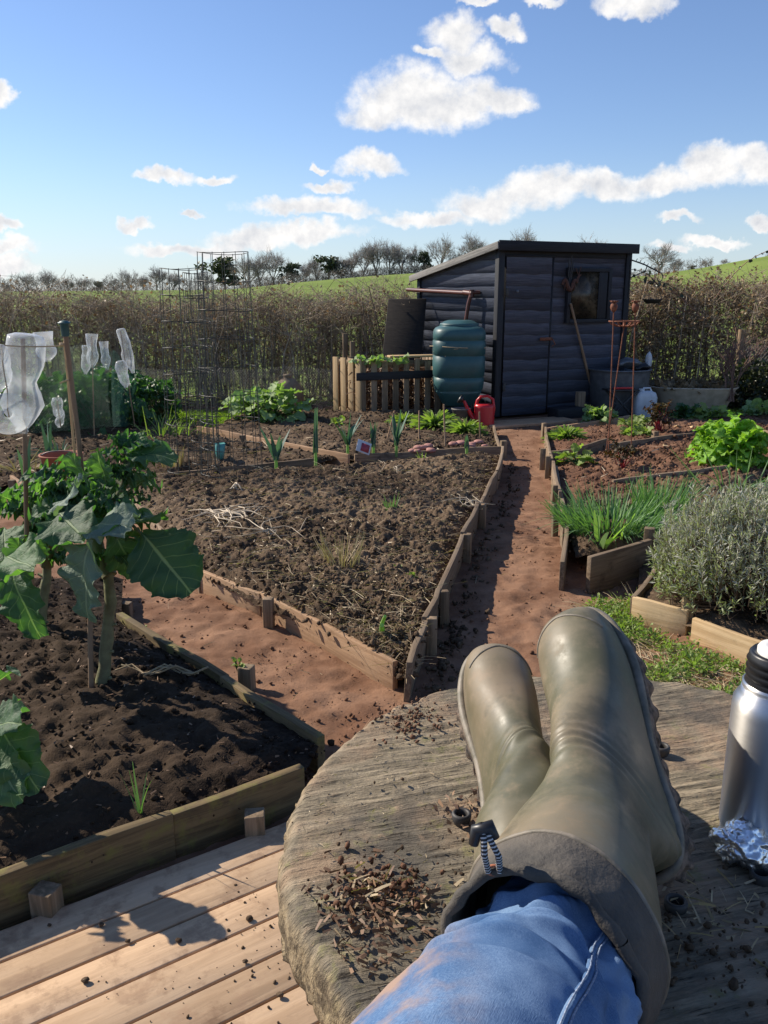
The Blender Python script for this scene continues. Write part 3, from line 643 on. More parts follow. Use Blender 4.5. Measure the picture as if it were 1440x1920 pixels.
MB().box((FW/2, -.012, HF-.055), (FW-.08, .03, .09)).build('top_rail', M['shed_trim'], shed, bevel=.003, world=False)
d = waney(DX0, DX1, DZ, 13, .022, 'f', sd=9).build('door', M['shed'], shed, world=False)
MB().box((DX1+.012, -.018, DZ/2+.02), (.02, .03, DZ)).box(((DX0+DX1)/2, -.02, DZ+.028), (DX1-DX0+.06, .035, .02)).build('door_frame', M['shed_trim'], shed, world=False)
for hz_ in (1.36, .35): MB().box((DX0+.0, -.06, hz_), (.03, .012, .09)).build('hinge', M['iron'], d, bevel=.002, world=False)
MB().box((DX1-.06, -.062, .86), (.16, .010, .035)).tube([(DX1+.02, -.07, .86), (DX1+.05, -.085, .80), (DX1+.02, -.07, .78)], .006, 6).build('latch', M['rust'], d, world=False)
MB().lathe([(0.0001, .012), (.014, .01), (.016, 0)], (DX0+.13, -.06, 1.37), 10, axis=(0, -1, 0)).build('peephole', M['galv'], d, world=False)
wn = MB(); wy = -.045
wn.box((WX0-.02, wy, (WZ0+WZ1)/2), (.045, .05, WZ1-WZ0+.09)).box((WX1+.02, wy, (WZ0+WZ1)/2), (.045, .05, WZ1-WZ0+.09)).box(((WX0+WX1)/2, wy, WZ0-.022), (WX1-WX0-.005, .06, .04)).box(((WX0+WX1)/2, wy, WZ1+.022), (WX1-WX0-.005, .05, .04))
wn.box((WX1-.075, wy, (WZ0+WZ1)/2), (.12, .035, WZ1-WZ0))
win = wn.build('window', M['shed_trim'], shed, bevel=.003, world=False)
m, t, p, o = material('brown_reflection_glass'); p.inputs['Base Color'].default_value = (.030, .024, .017, 1); p.inputs['Specular IOR Level'].default_value = .3
nn = t.noise(obco(t), 6, 6, .7); t.l.new(t.mix(t.ramp(nn, .45, .7), (.030, .024, .016), (.14, .105, .062)), p.inputs['Base Color']); t.l.new(t.m('MULTIPLY_ADD', t.noise(obco(t), 12, 4), .25, .15), p.inputs['Roughness'])  # reflected hedge and beds painted as brown patches in the pane colour
MB().box(((WX0+WX1)/2-.06, -.050, (WZ0+WZ1)/2), (WX1-WX0-.125, .006, WZ1-WZ0-.005)).build('pane', m, win, world=False)
ov = .09; sl_ = (HF-HB)/SD
def rz_(y): return HF+.005-sl_*y
rf = MB(); x0, x1, y0, y1 = -.075, FW+.06, -ov, SD+.14
rf.add([(x, y, rz_(y)+dz) for dz in (.0, .03) for (x, y) in ((x0, y0), (x1, y0), (x1, y1), (x0, y1))], np.array([[3, 2, 1, 0], [4, 5, 6, 7], [0, 1, 5, 4], [1, 2, 6, 5], [2, 3, 7, 6], [3, 0, 4, 7]]))
roof = rf.build('roof', M['shed_trim'], shed, world=False)
MB().box(((x0+x1)/2, y0-.013, rz_(y0)-.012), (x1-x0+.02, .022, .105)).build('fascia', M['shed_trim'], roof, bevel=.003, world=False)
MB().beam((x0-.012, y0-.01, rz_(y0)-.008), (x0-.012, y1, rz_(y1)-.008), .022, .075).build('barge_board', M['roof_trim'], roof, bevel=.003, world=False)
gp = MB(); gz = 1.36
gp.tube([(-.10, SD+.18, gz+.035), (-.10, .55, gz-.005)], .024, 12).tube([(-.10, .56, gz), (-.10, .38, gz-.012)], .030, 12).tube([(-.10, .40, gz), (-.12, .43, gz-.12), (-.14, .46, gz-.36)], .022, 12)
gp.tube([(-.10, .40, gz+.03), (-.10, .40, gz-.05)], .028, 12).tube([(-.02, .36, gz), (-.10, .38, gz)], .02, 8).build('rain_pipe', M['pipe'], shed, smooth=True, world=False)
hk = MB()
for (dx, h) in ((0, .16), (.03, .2), (.055, .13)): hk.tube([(WX0-.05+dx, -.07, 1.55+h), (WX0-.06+dx, -.085, 1.6), (WX0-.05+dx*.5, -.07, 1.52)], .006, 5)
hk.build('hook', M['iron'], shed, world=False)
LM = shed.matrix_basis
def SH(x, y, z): return LM @ Vector((x, y, z))
r_ = MB(); sp = SH(WX0-.12, -.085, 1.49)
pts = [SH(WX0-.14+.20*t_, -.085, 1.44+.06*math.sin(t_*9)) for t_ in np.linspace(0, 1, 12)]
r_.tube(pts, [.012+.012*math.sin(3.1*t_) for t_ in np.linspace(.1, .95, 12)], 8)
for t_ in (.2, .35, .7, .85): r_.tube([SH(WX0-.14+.2*t_, -.085, 1.45), SH(WX0-.15+.2*t_, -.088, 1.385)], [.010, .005], 6)
r_.tube([SH(WX0+.05, -.085, 1.47), SH(WX0+.075, -.09, 1.54), SH(WX0+.11, -.09, 1.55)], [.018, .015, .005], 7).tube([SH(WX0+.07, -.09, 1.54), SH(WX0+.03, -.09, 1.62)], [.006, .003], 5).tube([SH(WX0+.075, -.09, 1.55), SH(WX0+.10, -.09, 1.64)], [.006, .003], 5)
M['dull_rust'] = simple('dull_rust', (.12, .05, .032), (.07, .034, .025), 40, .9)
tag(r_.build('garden_ornament', M['dull_rust'], smooth=True), 'rusty animal silhouette hung on the shed wall beside the window', 'ornament')
# doorstep, broom handle, seat logs
m = MB(); a = at(905, 800, .02); b = at(1070, 782, .02)
m.box(((a+b)/2)[:2]+(.012,), (1.05, .34, .03), rz=rz); tag(m.build('doorstep_board', M['board'], bevel=.004), 'flat worn board laid on the ground at the shed door', 'board')
hb, ht = at(1118, 763, .05), SH(.885, -.09, 1.24)
m = MB().tube([hb, hb.lerp(ht, .5)+Vector((0, .004, 0)), ht], [.015, .016, .014], 10); br = m.build('pole', M['cane'], smooth=True); tag(br, 'long pale wooden pole leaning on the dark shed below the window', 'pole')
sx = at(1066, 783); st_ = thing('wooden_block_seat', 'low dark wooden block with upright back, beside the shed door', 'block', tuple(sx), rz)
MB().box((-.04, 0, .06), (.36, .2, .12)).build('seat', M['shed_trim'], st_, bevel=.01, world=False); MB().box((.18, .04, .14), (.10, .07, .28)).build('backrest', M['board_grey'], st_, bevel=.01, world=False)
# hanging iron bracket and feeder on the far corner of the shed
m = MB(); c0 = SH(FW+.02, -.04, 1.72); ex = Vector((.36, .05, 0))
m.tube([c0, c0+ex*.45+Vector((0, 0, -.05)), c0+ex+Vector((0, 0, -.14))], .008, 6).tube([c0+Vector((0, 0, -.20)), c0+ex*.5+Vector((0, 0, -.12)), c0+ex*.55+Vector((0, 0, -.06))], .007, 6).tube([c0, c0+Vector((0, 0, -.42))], .008, 6)
cc = c0+ex+Vector((0, 0, -.14)); m.tube([cc+Vector((.03*math.sin(q), 0, -.05+.05*math.cos(q))) for q in np.linspace(0, 4.5, 10)], .006, 5)
for q in np.linspace(.15, .9, 7): pt = c0+ex*q+Vector((0, 0, -.14*q)); m.tube([pt, pt+Vector((.02, 0, .035))], .005, 4)
tag(m.build('iron_bracket', M['iron']), 'black scrolled iron bracket fixed to the far corner of the shed', 'bracket')
dsh = cc+Vector((-.03, .12, -.30))
fd = thing('bird_feeder', 'small dark hanging bird dish beside the shed corner', 'bird feeder', tuple(dsh))
MB().lathe([(.0001, -.05), (.07, -.045), (.115, 0), (.118, .004), (.105, 0), (.0001, -.03)], (0, 0, 0), 20).build('dish', M['iron'], fd, smooth=True, world=False)
MB().tube([(-.11, 0, 0), (-.05, 0, .16), (0, 0, .2)], .003, 4).tube([(.11, 0, 0), (.05, 0, .16), (0, 0, .2), (.03, 0, .3)], .003, 4).build('hanger', M['iron'], fd, world=False)
# ------------------------------------------------------------------ water butt
wb = thing('water_butt', 'tall dark green plastic water butt under the brown rain pipe', 'water butt', tuple(at(860, 792)+Vector((0, .18, 0))))
wr = lambda z: .265
prof = [(.0001, .165), (.15, .165), (.165, .18), (.225, .28), (.245, .31), (.25, .325), (.243, .335), (.262, .35), (.272, .42), (.273, .47), (.262, .478), (.262, .486), (.275, .494), (.279, .60), (.278, .695), (.268, .705), (.268, .713), (.280, .72), (.281, .80), (.280, .855), (.270, .865), (.270, .872), (.279, .88), (.278, .93), (.272, .965), (.255, .99), (.215, 1.01), (.20, 1.015), (.20, 1.02)]
MB().lathe(prof, n=48, sq=1.3, ph=.35).build('barrel', M['butt'], wb, smooth=True, world=False)
MB().lathe([(.0001, 1.075), (.12, 1.073), (.16, 1.062), (.185, 1.045), (.205, 1.04), (.21, 1.03), (.208, 1.016)], n=40).build('lid', M['butt'], wb, smooth=True, world=False)
cs, sn = math.cos(.35), math.sin(.35)
def wring(z, r): return [(r*math.cos(a)/((abs(math.cos(a-.35))**3.3+abs(math.sin(a-.35))**3.3)**(1/3.3)), r*math.sin(a)/((abs(math.cos(a-.35))**3.3+abs(math.sin(a-.35))**3.3)**(1/3.3)), z+.008*math.sin(a*2)) for a in np.linspace(0, 6.283, 40)]
MB().tube(wring(.80, .284), .004, 5).tube([(-.17, -.235, .80), (-.165, -.25, .74), (-.16, -.255, .66)], .004, 5).tube([(-.17, -.235, .80), (-.10, -.27, .78), (-.03, -.29, .79)], .0035, 5).build('tie_cord', M['twine'], wb, world=False)
MB().tube([(-.25, -.16, .53), (-.235, -.20, .555), (-.18, -.235, .56), (-.13, -.25, .555)], .008, 6).build('handle', M['black'], wb, world=False)
MB().lathe([(.17, .0), (.165, .12), (.16, .163), (.0001, .163)], (0, 0, 0), 24).build('stand', M['black'], wb, world=False)
pt_ = at(864, 797); pot = MB().lathe([(.0001, .0), (.085, .0), (.095, .16), (.105, .165), (.105, .18), (.09, .18), (.085, .05), (.0001, .05)], pt_, 24); tag(pot.build('plant_pot', M['grey'], smooth=True), 'grey plastic pot standing under the green water butt', 'pot')
# watering can
wc = thing('watering_can', 'bright red plastic watering can by the shed corner, rose to the left', 'watering can', tuple(at(908, 800)+Vector((0, .03, 0))), -.1)
MB().lathe([(.0001, .0), (.098, .0), (.104, .01), (.104, .03), (.10, .05), (.098, .2), (.095, .225), (.07, .235), (.06, .235), (.06, .2), (.0001, .2)], n=28, sx=1.05, sy=.78).build('body', M['red'], wc, smooth=True, world=False)
MB().tube([(-.095, 0, .05), (-.14, 0, .12), (-.19, 0, .21), (-.215, 0, .265)], [.030, .022, .016, .014], 12).build('spout', M['red'], wc, smooth=True, world=False)
MB().lathe([(.0001, .055), (.045, .05), (.05, .04), (.02, .0), (.0001, -.005)], (-.222, 0, .262), 18, axis=(-.85, 0, .5)).build('rose', M['black'], wc, smooth=True, world=False)
MB().tube([(.085, 0, .06), (.10, 0, .19), (.085, 0, .285), (.03, 0, .318), (-.04, 0, .31), (-.075, 0, .27), (-.085, 0, .20)], [.013, .014, .015, .015, .015, .016, .02], 10).build('handle', M['red'], wc, smooth=True, world=False)
# ------------------------------------------------------------------ pallet compost bin
k0 = at(676, 788); k1 = at(632, 779); kd = Vector((.93, .30, 0)).normalized(); kL = Vector((-.42, .78, 0)); FWc = .96
cb = thing('compost_bin', 'compost bin made of old pallets, dark rail across its front', 'compost bin', tuple(k0))
for i_ in range(8):
    q = k0+kd*(.03+i_*.125); hh = .64+random.uniform(-.02, .02)
    MB().box((q.x, q.y, hh/2), (.066+random.uniform(-.01, .012), .018, hh), rz=math.atan2(kd.y, kd.x)).build('slat', M['board_grey'], cb, bevel=.002)
kl = (k1-k0)
for i_, f_ in enumerate((.0, .30, .62, .95)):
    q = k0+kl*f_*1.0+Vector((-.02, .01, 0)); hh = .66
    MB().box((q.x, q.y, hh/2), (.085, .02, hh), rz=math.atan2(kl.y, kl.x)+.12).build('slat', M['pale_wood'], cb, bevel=.002)
nf = Vector((kd.y, -kd.x, 0))
MB().beam(k0-kd*.05+nf*.022+Vector((0, 0, .475)), k0+kd*FWc+nf*.022+Vector((0, 0, .485)), .02, .085).build('rail', M['shed_trim'], cb, bevel=.003)
for z in (.06, .60):
    MB().beam(k0-nf*.03+Vector((0, 0, z)), k0+kd*FWc-nf*.03+Vector((0, 0, z)), .035, .07).build('rail', M['board_grey'], cb)
    MB().beam(k0+kl*-.0+Vector((.03, .03, z)), k1+Vector((.03, .03, z)), .035, .07).build('rail', M['board_grey'], cb)
bk = [k0+Vector((0, 0, 0)), k0+kd*FWc, k0+kd*FWc-nf*.75, k1-nf*.2]
m = MB()
for (a_, b_) in ((bk[1], bk[2]), (bk[2], bk[3])):
    for i_ in range(7): q = a_.lerp(b_, (i_+.5)/7); m.box((q.x, q.y, .32), (.085, .018, .64), rz=math.atan2((b_-a_).y, (b_-a_).x))
m.build('slat', M['board_grey'], cb)
cen = (bk[0]+bk[1]+bk[2]+bk[3])/4
n_ = 1500; P = np.array([cen.x, cen.y, .28])+rng.uniform(-1, 1, (n_, 3))*[.42, .26, .28]; P[:, 1] += (P[:, 0]-cen.x)*.3; V, F, v, uv = blades(P, rng.normal(size=(n_, 3)), rng.uniform(.05, .2, n_), .02, .3, 3)
tag(np_mesh('compost', V, F, M['chip'], v=v, uv=uv), 'heap of brown rotting stalks inside the pallet bin', 'compost', kind='stuff')
n_ = 50; P = np.array([(k0+kd*.2).x, (k0+kd*.2).y, .655])+rng.uniform(-1, 1, (n_, 3))*[.28, .10, .02]; g = leafgrid(3, 4, 'round', .1, .1)
V, F, v, uv = scat(g[0], g[1], P, frames(rng.normal(size=(n_, 3))*[1, 1, .3]), rng.uniform(.04, .09, n_), g[2]); tag(np_mesh('leaf_scraps', V, F, M['rhub'], v=v, uv=uv), 'wilted green leaves heaped on top of the compost bin', 'leaves', kind='stuff')
q = k0+kd*.62-nf*.10; tag(MB().box((q.x, q.y, .675), (.52, .13, .022), rz=math.atan2(kd.y, kd.x)-.05).build('plank', M['pale_wood'], bevel=.004), 'pale plank lying on top of the pallet compost bin', 'plank')
M['dark_panel'] = wood('dark_panel', (.045, .036, .028), (.022, .018, .015), (.034, .028, .022), st=.3)
lb = [Yp(717, 668, 10.15), Yp(790, 668, 10.25), Yp(800, 561, 10.75), Yp(728, 562, 10.65)]
m = MB(); up_ = (lb[3]-lb[0]); lo_ = [p_-up_*1.3 for p_ in lb[:2]]; q4_ = [lo_[0], lo_[1], lb[2], lb[3]]; bk_ = Vector((.0, .03, .01))
m.add([*q4_, *[p_+bk_ for p_ in q4_]], np.array([[0, 1, 2, 3], [7, 6, 5, 4], [0, 4, 5, 1], [1, 5, 6, 2], [2, 6, 7, 3], [3, 7, 4, 0]]), .3)
tag(m.build('leaning_board', M['dark_panel'], bevel=.004), 'wide dark panel leaning behind the compost bin against the shed', 'board')
for (x, y0_, y1_, Y_, r_) in ((661, 640, 700, 10.2, .035), (647, 625, 700, 10.4, .035), (1392, 618, 740, 10.55, .045), (1148, 655, 730, 10.4, .03)):
    tp = Yp(x, y0_, Y_); lab = {661: 'short round fence post just left of the pallet bin', 647: 'darker taller fence post behind the pallet bin', 1392: 'stout pale fence post in front of the right hedge', 1148: 'thin pale stake top showing behind the steel bin'}[x]
    tag(MB().tube([(tp.x, tp.y, -.1), (tp.x, tp.y, tp.z*.5), tp], [r_, r_, r_*.96], 10).build('fence_post', M['post'], smooth=False), lab, 'fence post')
# ------------------------------------------------------------------ right corner: bins and tubs
gb = thing('steel_bin', 'round galvanised steel bin beside the shed, sacks inside', 'bin', tuple(at(1172, 782)+Vector((0, .35, 0))))
MB().lathe([(.0001, .0), (.29, .0), (.31, .02), (.34, .47), (.352, .50), (.36, .505), (.352, .515), (.335, .505), (.325, .44), (.0001, .43)], n=40).build('body', M['galv'], gb, smooth=True, world=False)
mth = MB(); bV, bF = ico(3)
def blob(c, s, rough=.25, f=3., sd=0):
    d = 1+rough*(np.stack([vnoise(bV[:, 0]*f+sd, bV[:, 1]*f+bV[:, 2]*f*.8, sd)], 1)-.5)*2; return bV*d*np.array(s)+np.array(c)
c_ = gb.location
for (nm, px, py, s, mt, lab) in (('sack', 1178, 680, (.13, .10, .06), 'galv', 'grey blue plastic sack lying in the steel bin'), ('bottle', 1216, 676, (.035, .035, .10), 'white', 'small whitish bottle standing in the steel bin'), ('sack', 1200, 688, (.11, .12, .05), 'black', 'black sack in the steel bin')):
    p_ = Yp(px, py, c_.y-.05); tag(np_mesh(nm, blob(p_, s, .3, 2.5, px), bF, M[mt], smooth=True), lab, nm)
tb = thing('folding_stool', 'small dark folding stool with crossed legs before the steel bin', 'stool', tuple(at(1165, 785)+Vector((0, .1, 0))), .1)
MB().box((0, 0, .31), (.36, .2, .02)).build('seat', M['black'], tb, bevel=.004, world=False)
for s in (-1, 1):
    MB().beam((-.14*s, .09, .0), (.14*s, .09, .30), .03, .02).build('leg', M['iron'], tb, world=False); MB().beam((-.14*s, -.09, .0), (.14*s, -.09, .30), .03, .02).build('leg', M['iron'], tb, world=False)
q = tb.location; tag(MB().beam((q.x-.1, q.y-.06, .333), (q.x+.13, q.y-.03, .333), .022, .022).build('trowel_handle', M['red'], bevel=.004), 'short red tool handle lying on the folding stool', 'tool')
def can(px, py, w, h, lab):
    q = at(px, py); t = thing('plastic_canister', lab, 'canister', tuple(q+Vector((0, w*.5, 0))), .2, 'white canisters')
    MB().lathe([(.0001, 0), (w*.48, 0), (w*.5, .02), (w*.5, h*.78), (w*.42, h*.94), (w*.25, h), (.0001, h)], n=28, sq=2.5, sy=.72).build('body', M['white'], t, smooth=True, world=False)
    MB().tube([(-w*.25, 0, h*.97), (-w*.1, 0, h*1.1), (w*.2, 0, h*1.1), (w*.3, 0, h*.95)], .012, 8).lathe([(.03, h*.97), (.03, h*1.08), (.0001, h*1.08)], (-w*.2, 0, 0), 14).build('handle', M['white'], t, smooth=True, world=False)
can(1213, 786, .24, .30, 'large white canister beside the folding stool, the nearer and bigger one'); can(1176, 778, .13, .24, 'small white container half hidden behind the folding stool')
bt = at(1310, 778); bath = thing('tin_bath', 'long dull galvanised tin bath planted with dry greenery', 'tub', tuple(bt+Vector((.02, .38, 0))), -.12)
MB().lathe([(.0001, .0), (.26, .0), (.275, .02), (.34, .26), (.355, .285), (.36, .295), (.35, .30), (.335, .29), (.325, .24), (.0001, .23)], n=44, sx=1.42, sy=1.0, sq=1.2).build('body', M['galv_old'], bath, smooth=True, world=False)
MB().tube([(.465, -.05, .23), (.53, -.04, .2), (.53, .04, .2), (.465, .05, .23)], .012, 8).build('handle', M['galv_old'], bath, smooth=True, world=False)
n_ = 900; P = np.array([*(bt+Vector((.02, .38, 0)))[:2], .26])+rng.uniform(-1, 1, (n_, 3))*[.4, .26, .03]; g = leafgrid(3, 3, 'blade', .2, .1)
D = rng.normal(size=(n_, 3)); D[:, 2] = np.abs(D[:, 2])*.8; V, F, v, uv = scat(g[0]*[2, 1, 1], g[1], P, frames(D), rng.uniform(.04, .13, n_), g[2])
tag(np_mesh('tub_plant', V, F, M['hleaf'], v=v, uv=uv), 'brownish dry plant spilling over the tin bath rim', 'plant')
# rusty stakes
def stake(px, pb, py_top, pxt, lab, head):
    b = at(px, pb, .08); tp = Yp(pxt, py_top, b.y); t = thing('garden_stake', lab, 'garden ornament', tuple(b), 0, 'rusty iron stakes in the right bed')
    MB().tube([b-Vector((0, 0, .1)), tp], .0048, 7).build('rod', M['rust'], t, smooth=True)
    if head == 'poppy':
        h = MB().lathe([(.0001, -.012), (.008, -.01), (.022, .008), (.028, .03), (.024, .05), (.012, .058), (.014, .062), (.030, .066), (.031, .070), (.0001, .074)], tp-Vector((0, 0, .02)), 18)
        for q in range(8): a = q*.785; h.beam(tp+Vector((0, 0, .052)), tp+Vector((.033*math.cos(a), .033*math.sin(a), .054)), .008, .005)
        h.build('seed_head', M['rust'], t, smooth=True)
    else:
        h = MB()
        for q in range(14):
            a = q*.4488; pts = [tp+Vector((r*math.cos(a), r*math.sin(a), z)) for r, z in ((.01, 0), (.06, .003), (.10, .018), (.118, .04))]; h.tube(pts, .006, 5)
        for r, z in ((.06, .003), (.118, .04)): h.tube([tp+Vector((r*math.cos(a), r*math.sin(a), z)) for a in np.linspace(0, 6.283, 25)], .005, 5)
        h.build('flower_head', M['rust'], t)
stake(1141, 858, 578, 1151, 'left rusty iron rod topped by a round poppy seed head', 'poppy')
stake(1184, 862, 578, 1191.5, 'right rusty iron rod topped by a poppy seed head, nearest the hedge', 'poppy')
stake(1134, 850, 612, 1170, 'leaning rusty iron rod carrying an open basket flower', 'flower')

# ------------------------------------------------------------------ kale
KG = [leafgrid(19, 44, 'kale', c, w, s, f) for c, w, s, f in ((.15, .14, 1, .16), (.3, .19, 2, .1), (.05, .22, 3, .2), (.45, .15, 4, .12))]
KB = [leafgrid(17, 40, 'kale', c, w, s, f) for c, w, s, f in ((.12, .055, 11, .10), (.25, .07, 12, .08), (.05, .07, 13, .14), (.38, .06, 14, .08))]
def rleaves(lb, stem, n, l0, l1, t0=.55, width=1.0, up=.35, g=KG, ms=None, pet=None):
    """leaves whorled round a stem polyline"""
    for q in range(n):
        t = random.uniform(t0, 1); i = min(int(t*(len(stem)-1)), len(stem)-2); b = stem[i].lerp(stem[i+1], t*(len(stem)-1)-i)
        a = q*2.4+random.uniform(-.4, .4); L = random.uniform(l0, l1)*(1.15-.45*t); e = random.uniform(-.35, .9)*up*2+(t-.6)*.8
        d = Vector((math.cos(a)*math.cos(e), math.sin(a)*math.cos(e), math.sin(e))); b2 = b+d*L*random.uniform(.25, .55)
        nrm = Vector((0, 0, 1))-d*d.z+Vector((random.gauss(0, .35), random.gauss(0, .35), 0)); lb.leaf(b2, b2+d*L, nrm, random.uniform(.8, 1.15)*width, random.choice(g))
        if pet is not None: pet.tube([b, b.lerp(b2, .5)-Vector((0, 0, .004)), b2+d*L*.1], [.0055, .0045, .003], 5)
def kale(name, label, stems, nl, big=(), l0=.08, l1=.17, group='tall kale plants', back=()):
    b0 = stems[0][0]; t = thing(name, label, 'kale plant', tuple(b0), 0, group)
    for s in stems:
        m = MB(); r0 = s[0][1] if isinstance(s[0], tuple) else .022; n = len(s); fine = []
        for i in range(n-1): fine += [s[i].lerp(s[i+1], q/4) for q in range(4)]
        fine.append(s[-1]); k = len(fine)
        m.tube([p+Vector((random.gauss(0, .002), random.gauss(0, .002), 0)) for p in fine], [r0*(1-.6*i/k)*(1+.14*(i % 3 == 0)) for i in range(k)], 9)
        for i in range(3, k-2, 2):
            a = random.random()*6.3; p_ = fine[i]; m.tube([p_, p_+Vector((math.cos(a)*.03, math.sin(a)*.03, .012))], [.009, .005], 6)
        m.build('stem', M['kstem'], t, smooth=True)
    lb, pm = LB(), MB()
    for s in stems: rleaves(lb, s, nl, l0, l1, pet=pm)
    for (b, tp, nr, w, gi) in big:
        lb.leaf(b, tp, nr, w, KB[gi]); s_ = min((q for s in stems for q in s), key=lambda q: (q-b).length); pm.tube([s_, s_.lerp(b, .5)+Vector((0, 0, .015)), b+(tp-b)*.10], [.008, .0055, .0035], 6)
    lb.build('leaves', M['kale'], t)
    if back:
        lk = LB()
        for (b, tp, nr, w, gi) in back: lk.leaf(b, tp, nr, w, KB[gi])
        lk.build('leaves', M['kale_back'], t)
    if pm.n and len(stems) > 1: pm.build('leaf_stalks', M['kstem'], t, smooth=True)
    return t
Y1 = 2.55
s1 = [Yp(184, 1350, 2.51), Yp(196, 1250, 2.53), Yp(204, 1150, 2.55), Yp(206, 1060, 2.57), Yp(215, 970, 2.6), Yp(235, 890, 2.62), Yp(255, 850, 2.62)]
s1b = [Yp(204, 1080, 2.56), Yp(175, 1000, 2.62), Yp(140, 930, 2.7), Yp(120, 905, 2.72)]
cm = Vector((.2, -1, .1))
big1 = [(Yp(266, 1000, 2.50), Yp(358, 1108, 2.42), Vector((.35, -1, .5)), 1.25, 0), (Yp(240, 850, 2.6), Yp(316, 842, 2.5), Vector((-.1, -.5, .9)), .75, 1),
        (Yp(240, 985, 2.5), Yp(290, 960, 2.7), Vector((0, -.4, .8)), 1.1, 2), (Yp(215, 1000, 2.5), Yp(262, 1095, 2.55), Vector((.3, -.8, -.1)), .9, 3),
        (Yp(180, 990, 2.5), Yp(235, 968, 2.35), Vector((0, -.5, .8)), 1.1, 0), (Yp(200, 905, 2.55), Yp(180, 850, 2.5), Vector((-.3, -.8, .3)), 1.1, 2), (Yp(160, 900, 2.6), Yp(125, 865, 2.5), Vector((-.3, -.8, .3)), 1.1, 1),
        (Yp(110, 960, 2.6), Yp(150, 1000, 2.4), Vector((0, -.7, .6)), 1.1, 0)]
back1 = [(Yp(172, 1012, 2.42), Yp(118, 1160, 2.38), Vector((-.65, -.8, .25)), 1.0, 3), (Yp(185, 985, 2.45), Yp(222, 968, 2.3), Vector((.1, -.6, .6)), 1.0, 1), (Yp(135, 925, 2.5), Yp(118, 935, 2.35), Vector((-.3, -.8, .5)), 1.2, 0)]
kale('kale_plant', 'tallest kale plant with thick knobbly stem and broad drooping leaf on its right', [s1, s1b], 64, big1, .05, .14, back=back1)
s2 = [Yp(68, 1240, 2.97), Yp(78, 1150, 2.98), Yp(88, 1060, 3.0), Yp(70, 990, 3.0), Yp(50, 950, 3.0)]
s2b = [Yp(88, 1060, 3.0), Yp(105, 990, 2.95), Yp(100, 945, 2.95)]
big2 = [(Yp(22, 1060, 2.6), Yp(40, 1185, 2.45), Vector((-.2, -1, .2)), .85, 3), (Yp(10, 1045, 2.6), Yp(52, 1052, 2.4), Vector((0, -.6, .7)), .9, 0), (Yp(40, 1040, 2.7), Yp(32, 1010, 2.65), Vector((-.2, -.9, .2)), 1.4, 2), (Yp(72, 1040, 2.7), Yp(66, 1012, 2.65), Vector((-.1, -.9, .2)), 1.4, 1), (Yp(10, 990, 2.8), Yp(0, 1050, 2.6), Vector((.1, -.9, .4)), 1.0, 1)]
kale('kale_plant', 'kale plant with slimmer stem behind the hanging plastic bottle cane', [s2, s2b], 44, big2, .06, .14)
s3 = [Vector((-1.12, 1.95, .08)), Vector((-1.10, 1.95, .2)), Vector((-1.12, 1.94, .32)), Vector((-1.1, 1.9, .42))]
big3 = [(Yp(2, 1362, 1.85), Yp(62, 1480, 1.72), Vector((-.1, -.9, .5)), .95, 0), (Yp(-10, 1400, 1.85), Yp(12, 1490, 1.7), Vector((-.1, -.9, .4)), 1.0, 1), (Yp(-20, 1360, 1.85), Yp(34, 1352, 1.75), Vector((0, -.5, .8)), 1.0, 2)]
kale('kale_plant', 'nearest kale plant, one lobed leaf showing low at the bed edge', [s3], 22, big3, .08, .16)
m = MB(); m.tube([Yp(172, 1345, 2.49), Yp(168, 1120, 2.52)], .009, 8); tag(m.build('cane', M['cane'], smooth=True), 'thin wooden cane propping the tallest kale stem', 'cane')
m = MB(); m.tube([Yp(62, 1235, 2.95), Yp(60, 1060, 2.96)], .008, 8); tag(m.build('cane', M['cane'], smooth=True), 'thin cane beside the slimmer kale stem', 'cane')
# fallen leaf stalks on the near bed
m = MB(); 
for q in range(5):
    a = Yp(215+q*9, 1245+q*5, 2.6); a.z = .125; m.tube([a+Vector((.05*i, .02*math.sin(i*1.7+q), .015*math.sin(i*2.1+q)+.01)) for i in range(6)], .0035, 5)
tag(m.build('dead_stalks', M['dry']), 'curled pale dead stalks lying below the tallest kale', 'dead stalks')
# ------------------------------------------------------------------ canes, bottles, disc, string
def bottle(name, c_top, c_bot, r, label, parent=None, sd=0, half=False):
    """bottle upside down: its base at c_top, neck at c_bot, dented"""
    ax = (c_bot-c_top); L = ax.length; n = 30
    pr = [(.0001, .01), (.6, 0), (.92, .02), (1, .07), (1, .25), (.98, .27), (1, .29), (.93, .40), (.84, .47), (.93, .54), (1, .58), (1, .70), (.86, .80), (.55, .90), (.33, .95), (.30, .965), (.36, .97), (.36, .98), (.30, .982), (.30, 1.0)]
    if half: pr = [(.96, 0), (1, .02)]+pr[4:]
    mb = MB().lathe([(q*r, z*L) for q, z in pr], (0, 0, 0), n); V = np.concatenate(mb.V)
    d = (np.stack([vnoise(V[:, 2]*16+V[:, 0]*9, V[:, 1]*11+V[:, 2]*5, sd+s) for s in (0, 1)], 1)-.5); V[:, :2] += d*r*.42; V[:, :2] *= 1-.25*np.clip(np.sin(V[:, 2:3]/L*9+sd), 0, 1)*(1-V[:, 2:3]/L)
    Q = np.array(Vector((0, 0, 1)).rotation_difference(ax.normalized()).to_matrix()); V = V@Q.T+np.array(c_top)
    o = np_mesh(name, V, [np.concatenate(f) for f in mb.F.values()], M['pet'], smooth=True); o['group'] = 'plastic bottles on canes'; return tag(o, label, 'plastic bottle')
Yb = 2.74
c0, c1 = Yp(52, 1100, Yb), Yp(43, 634, Yb); tag(MB().tube([c0, c0.lerp(c1, .5), c1], [.0085, .008, .0075], 8).build('cane', M['cane'], smooth=True), 'straight bamboo cane carrying the big dented plastic bottle', 'cane')
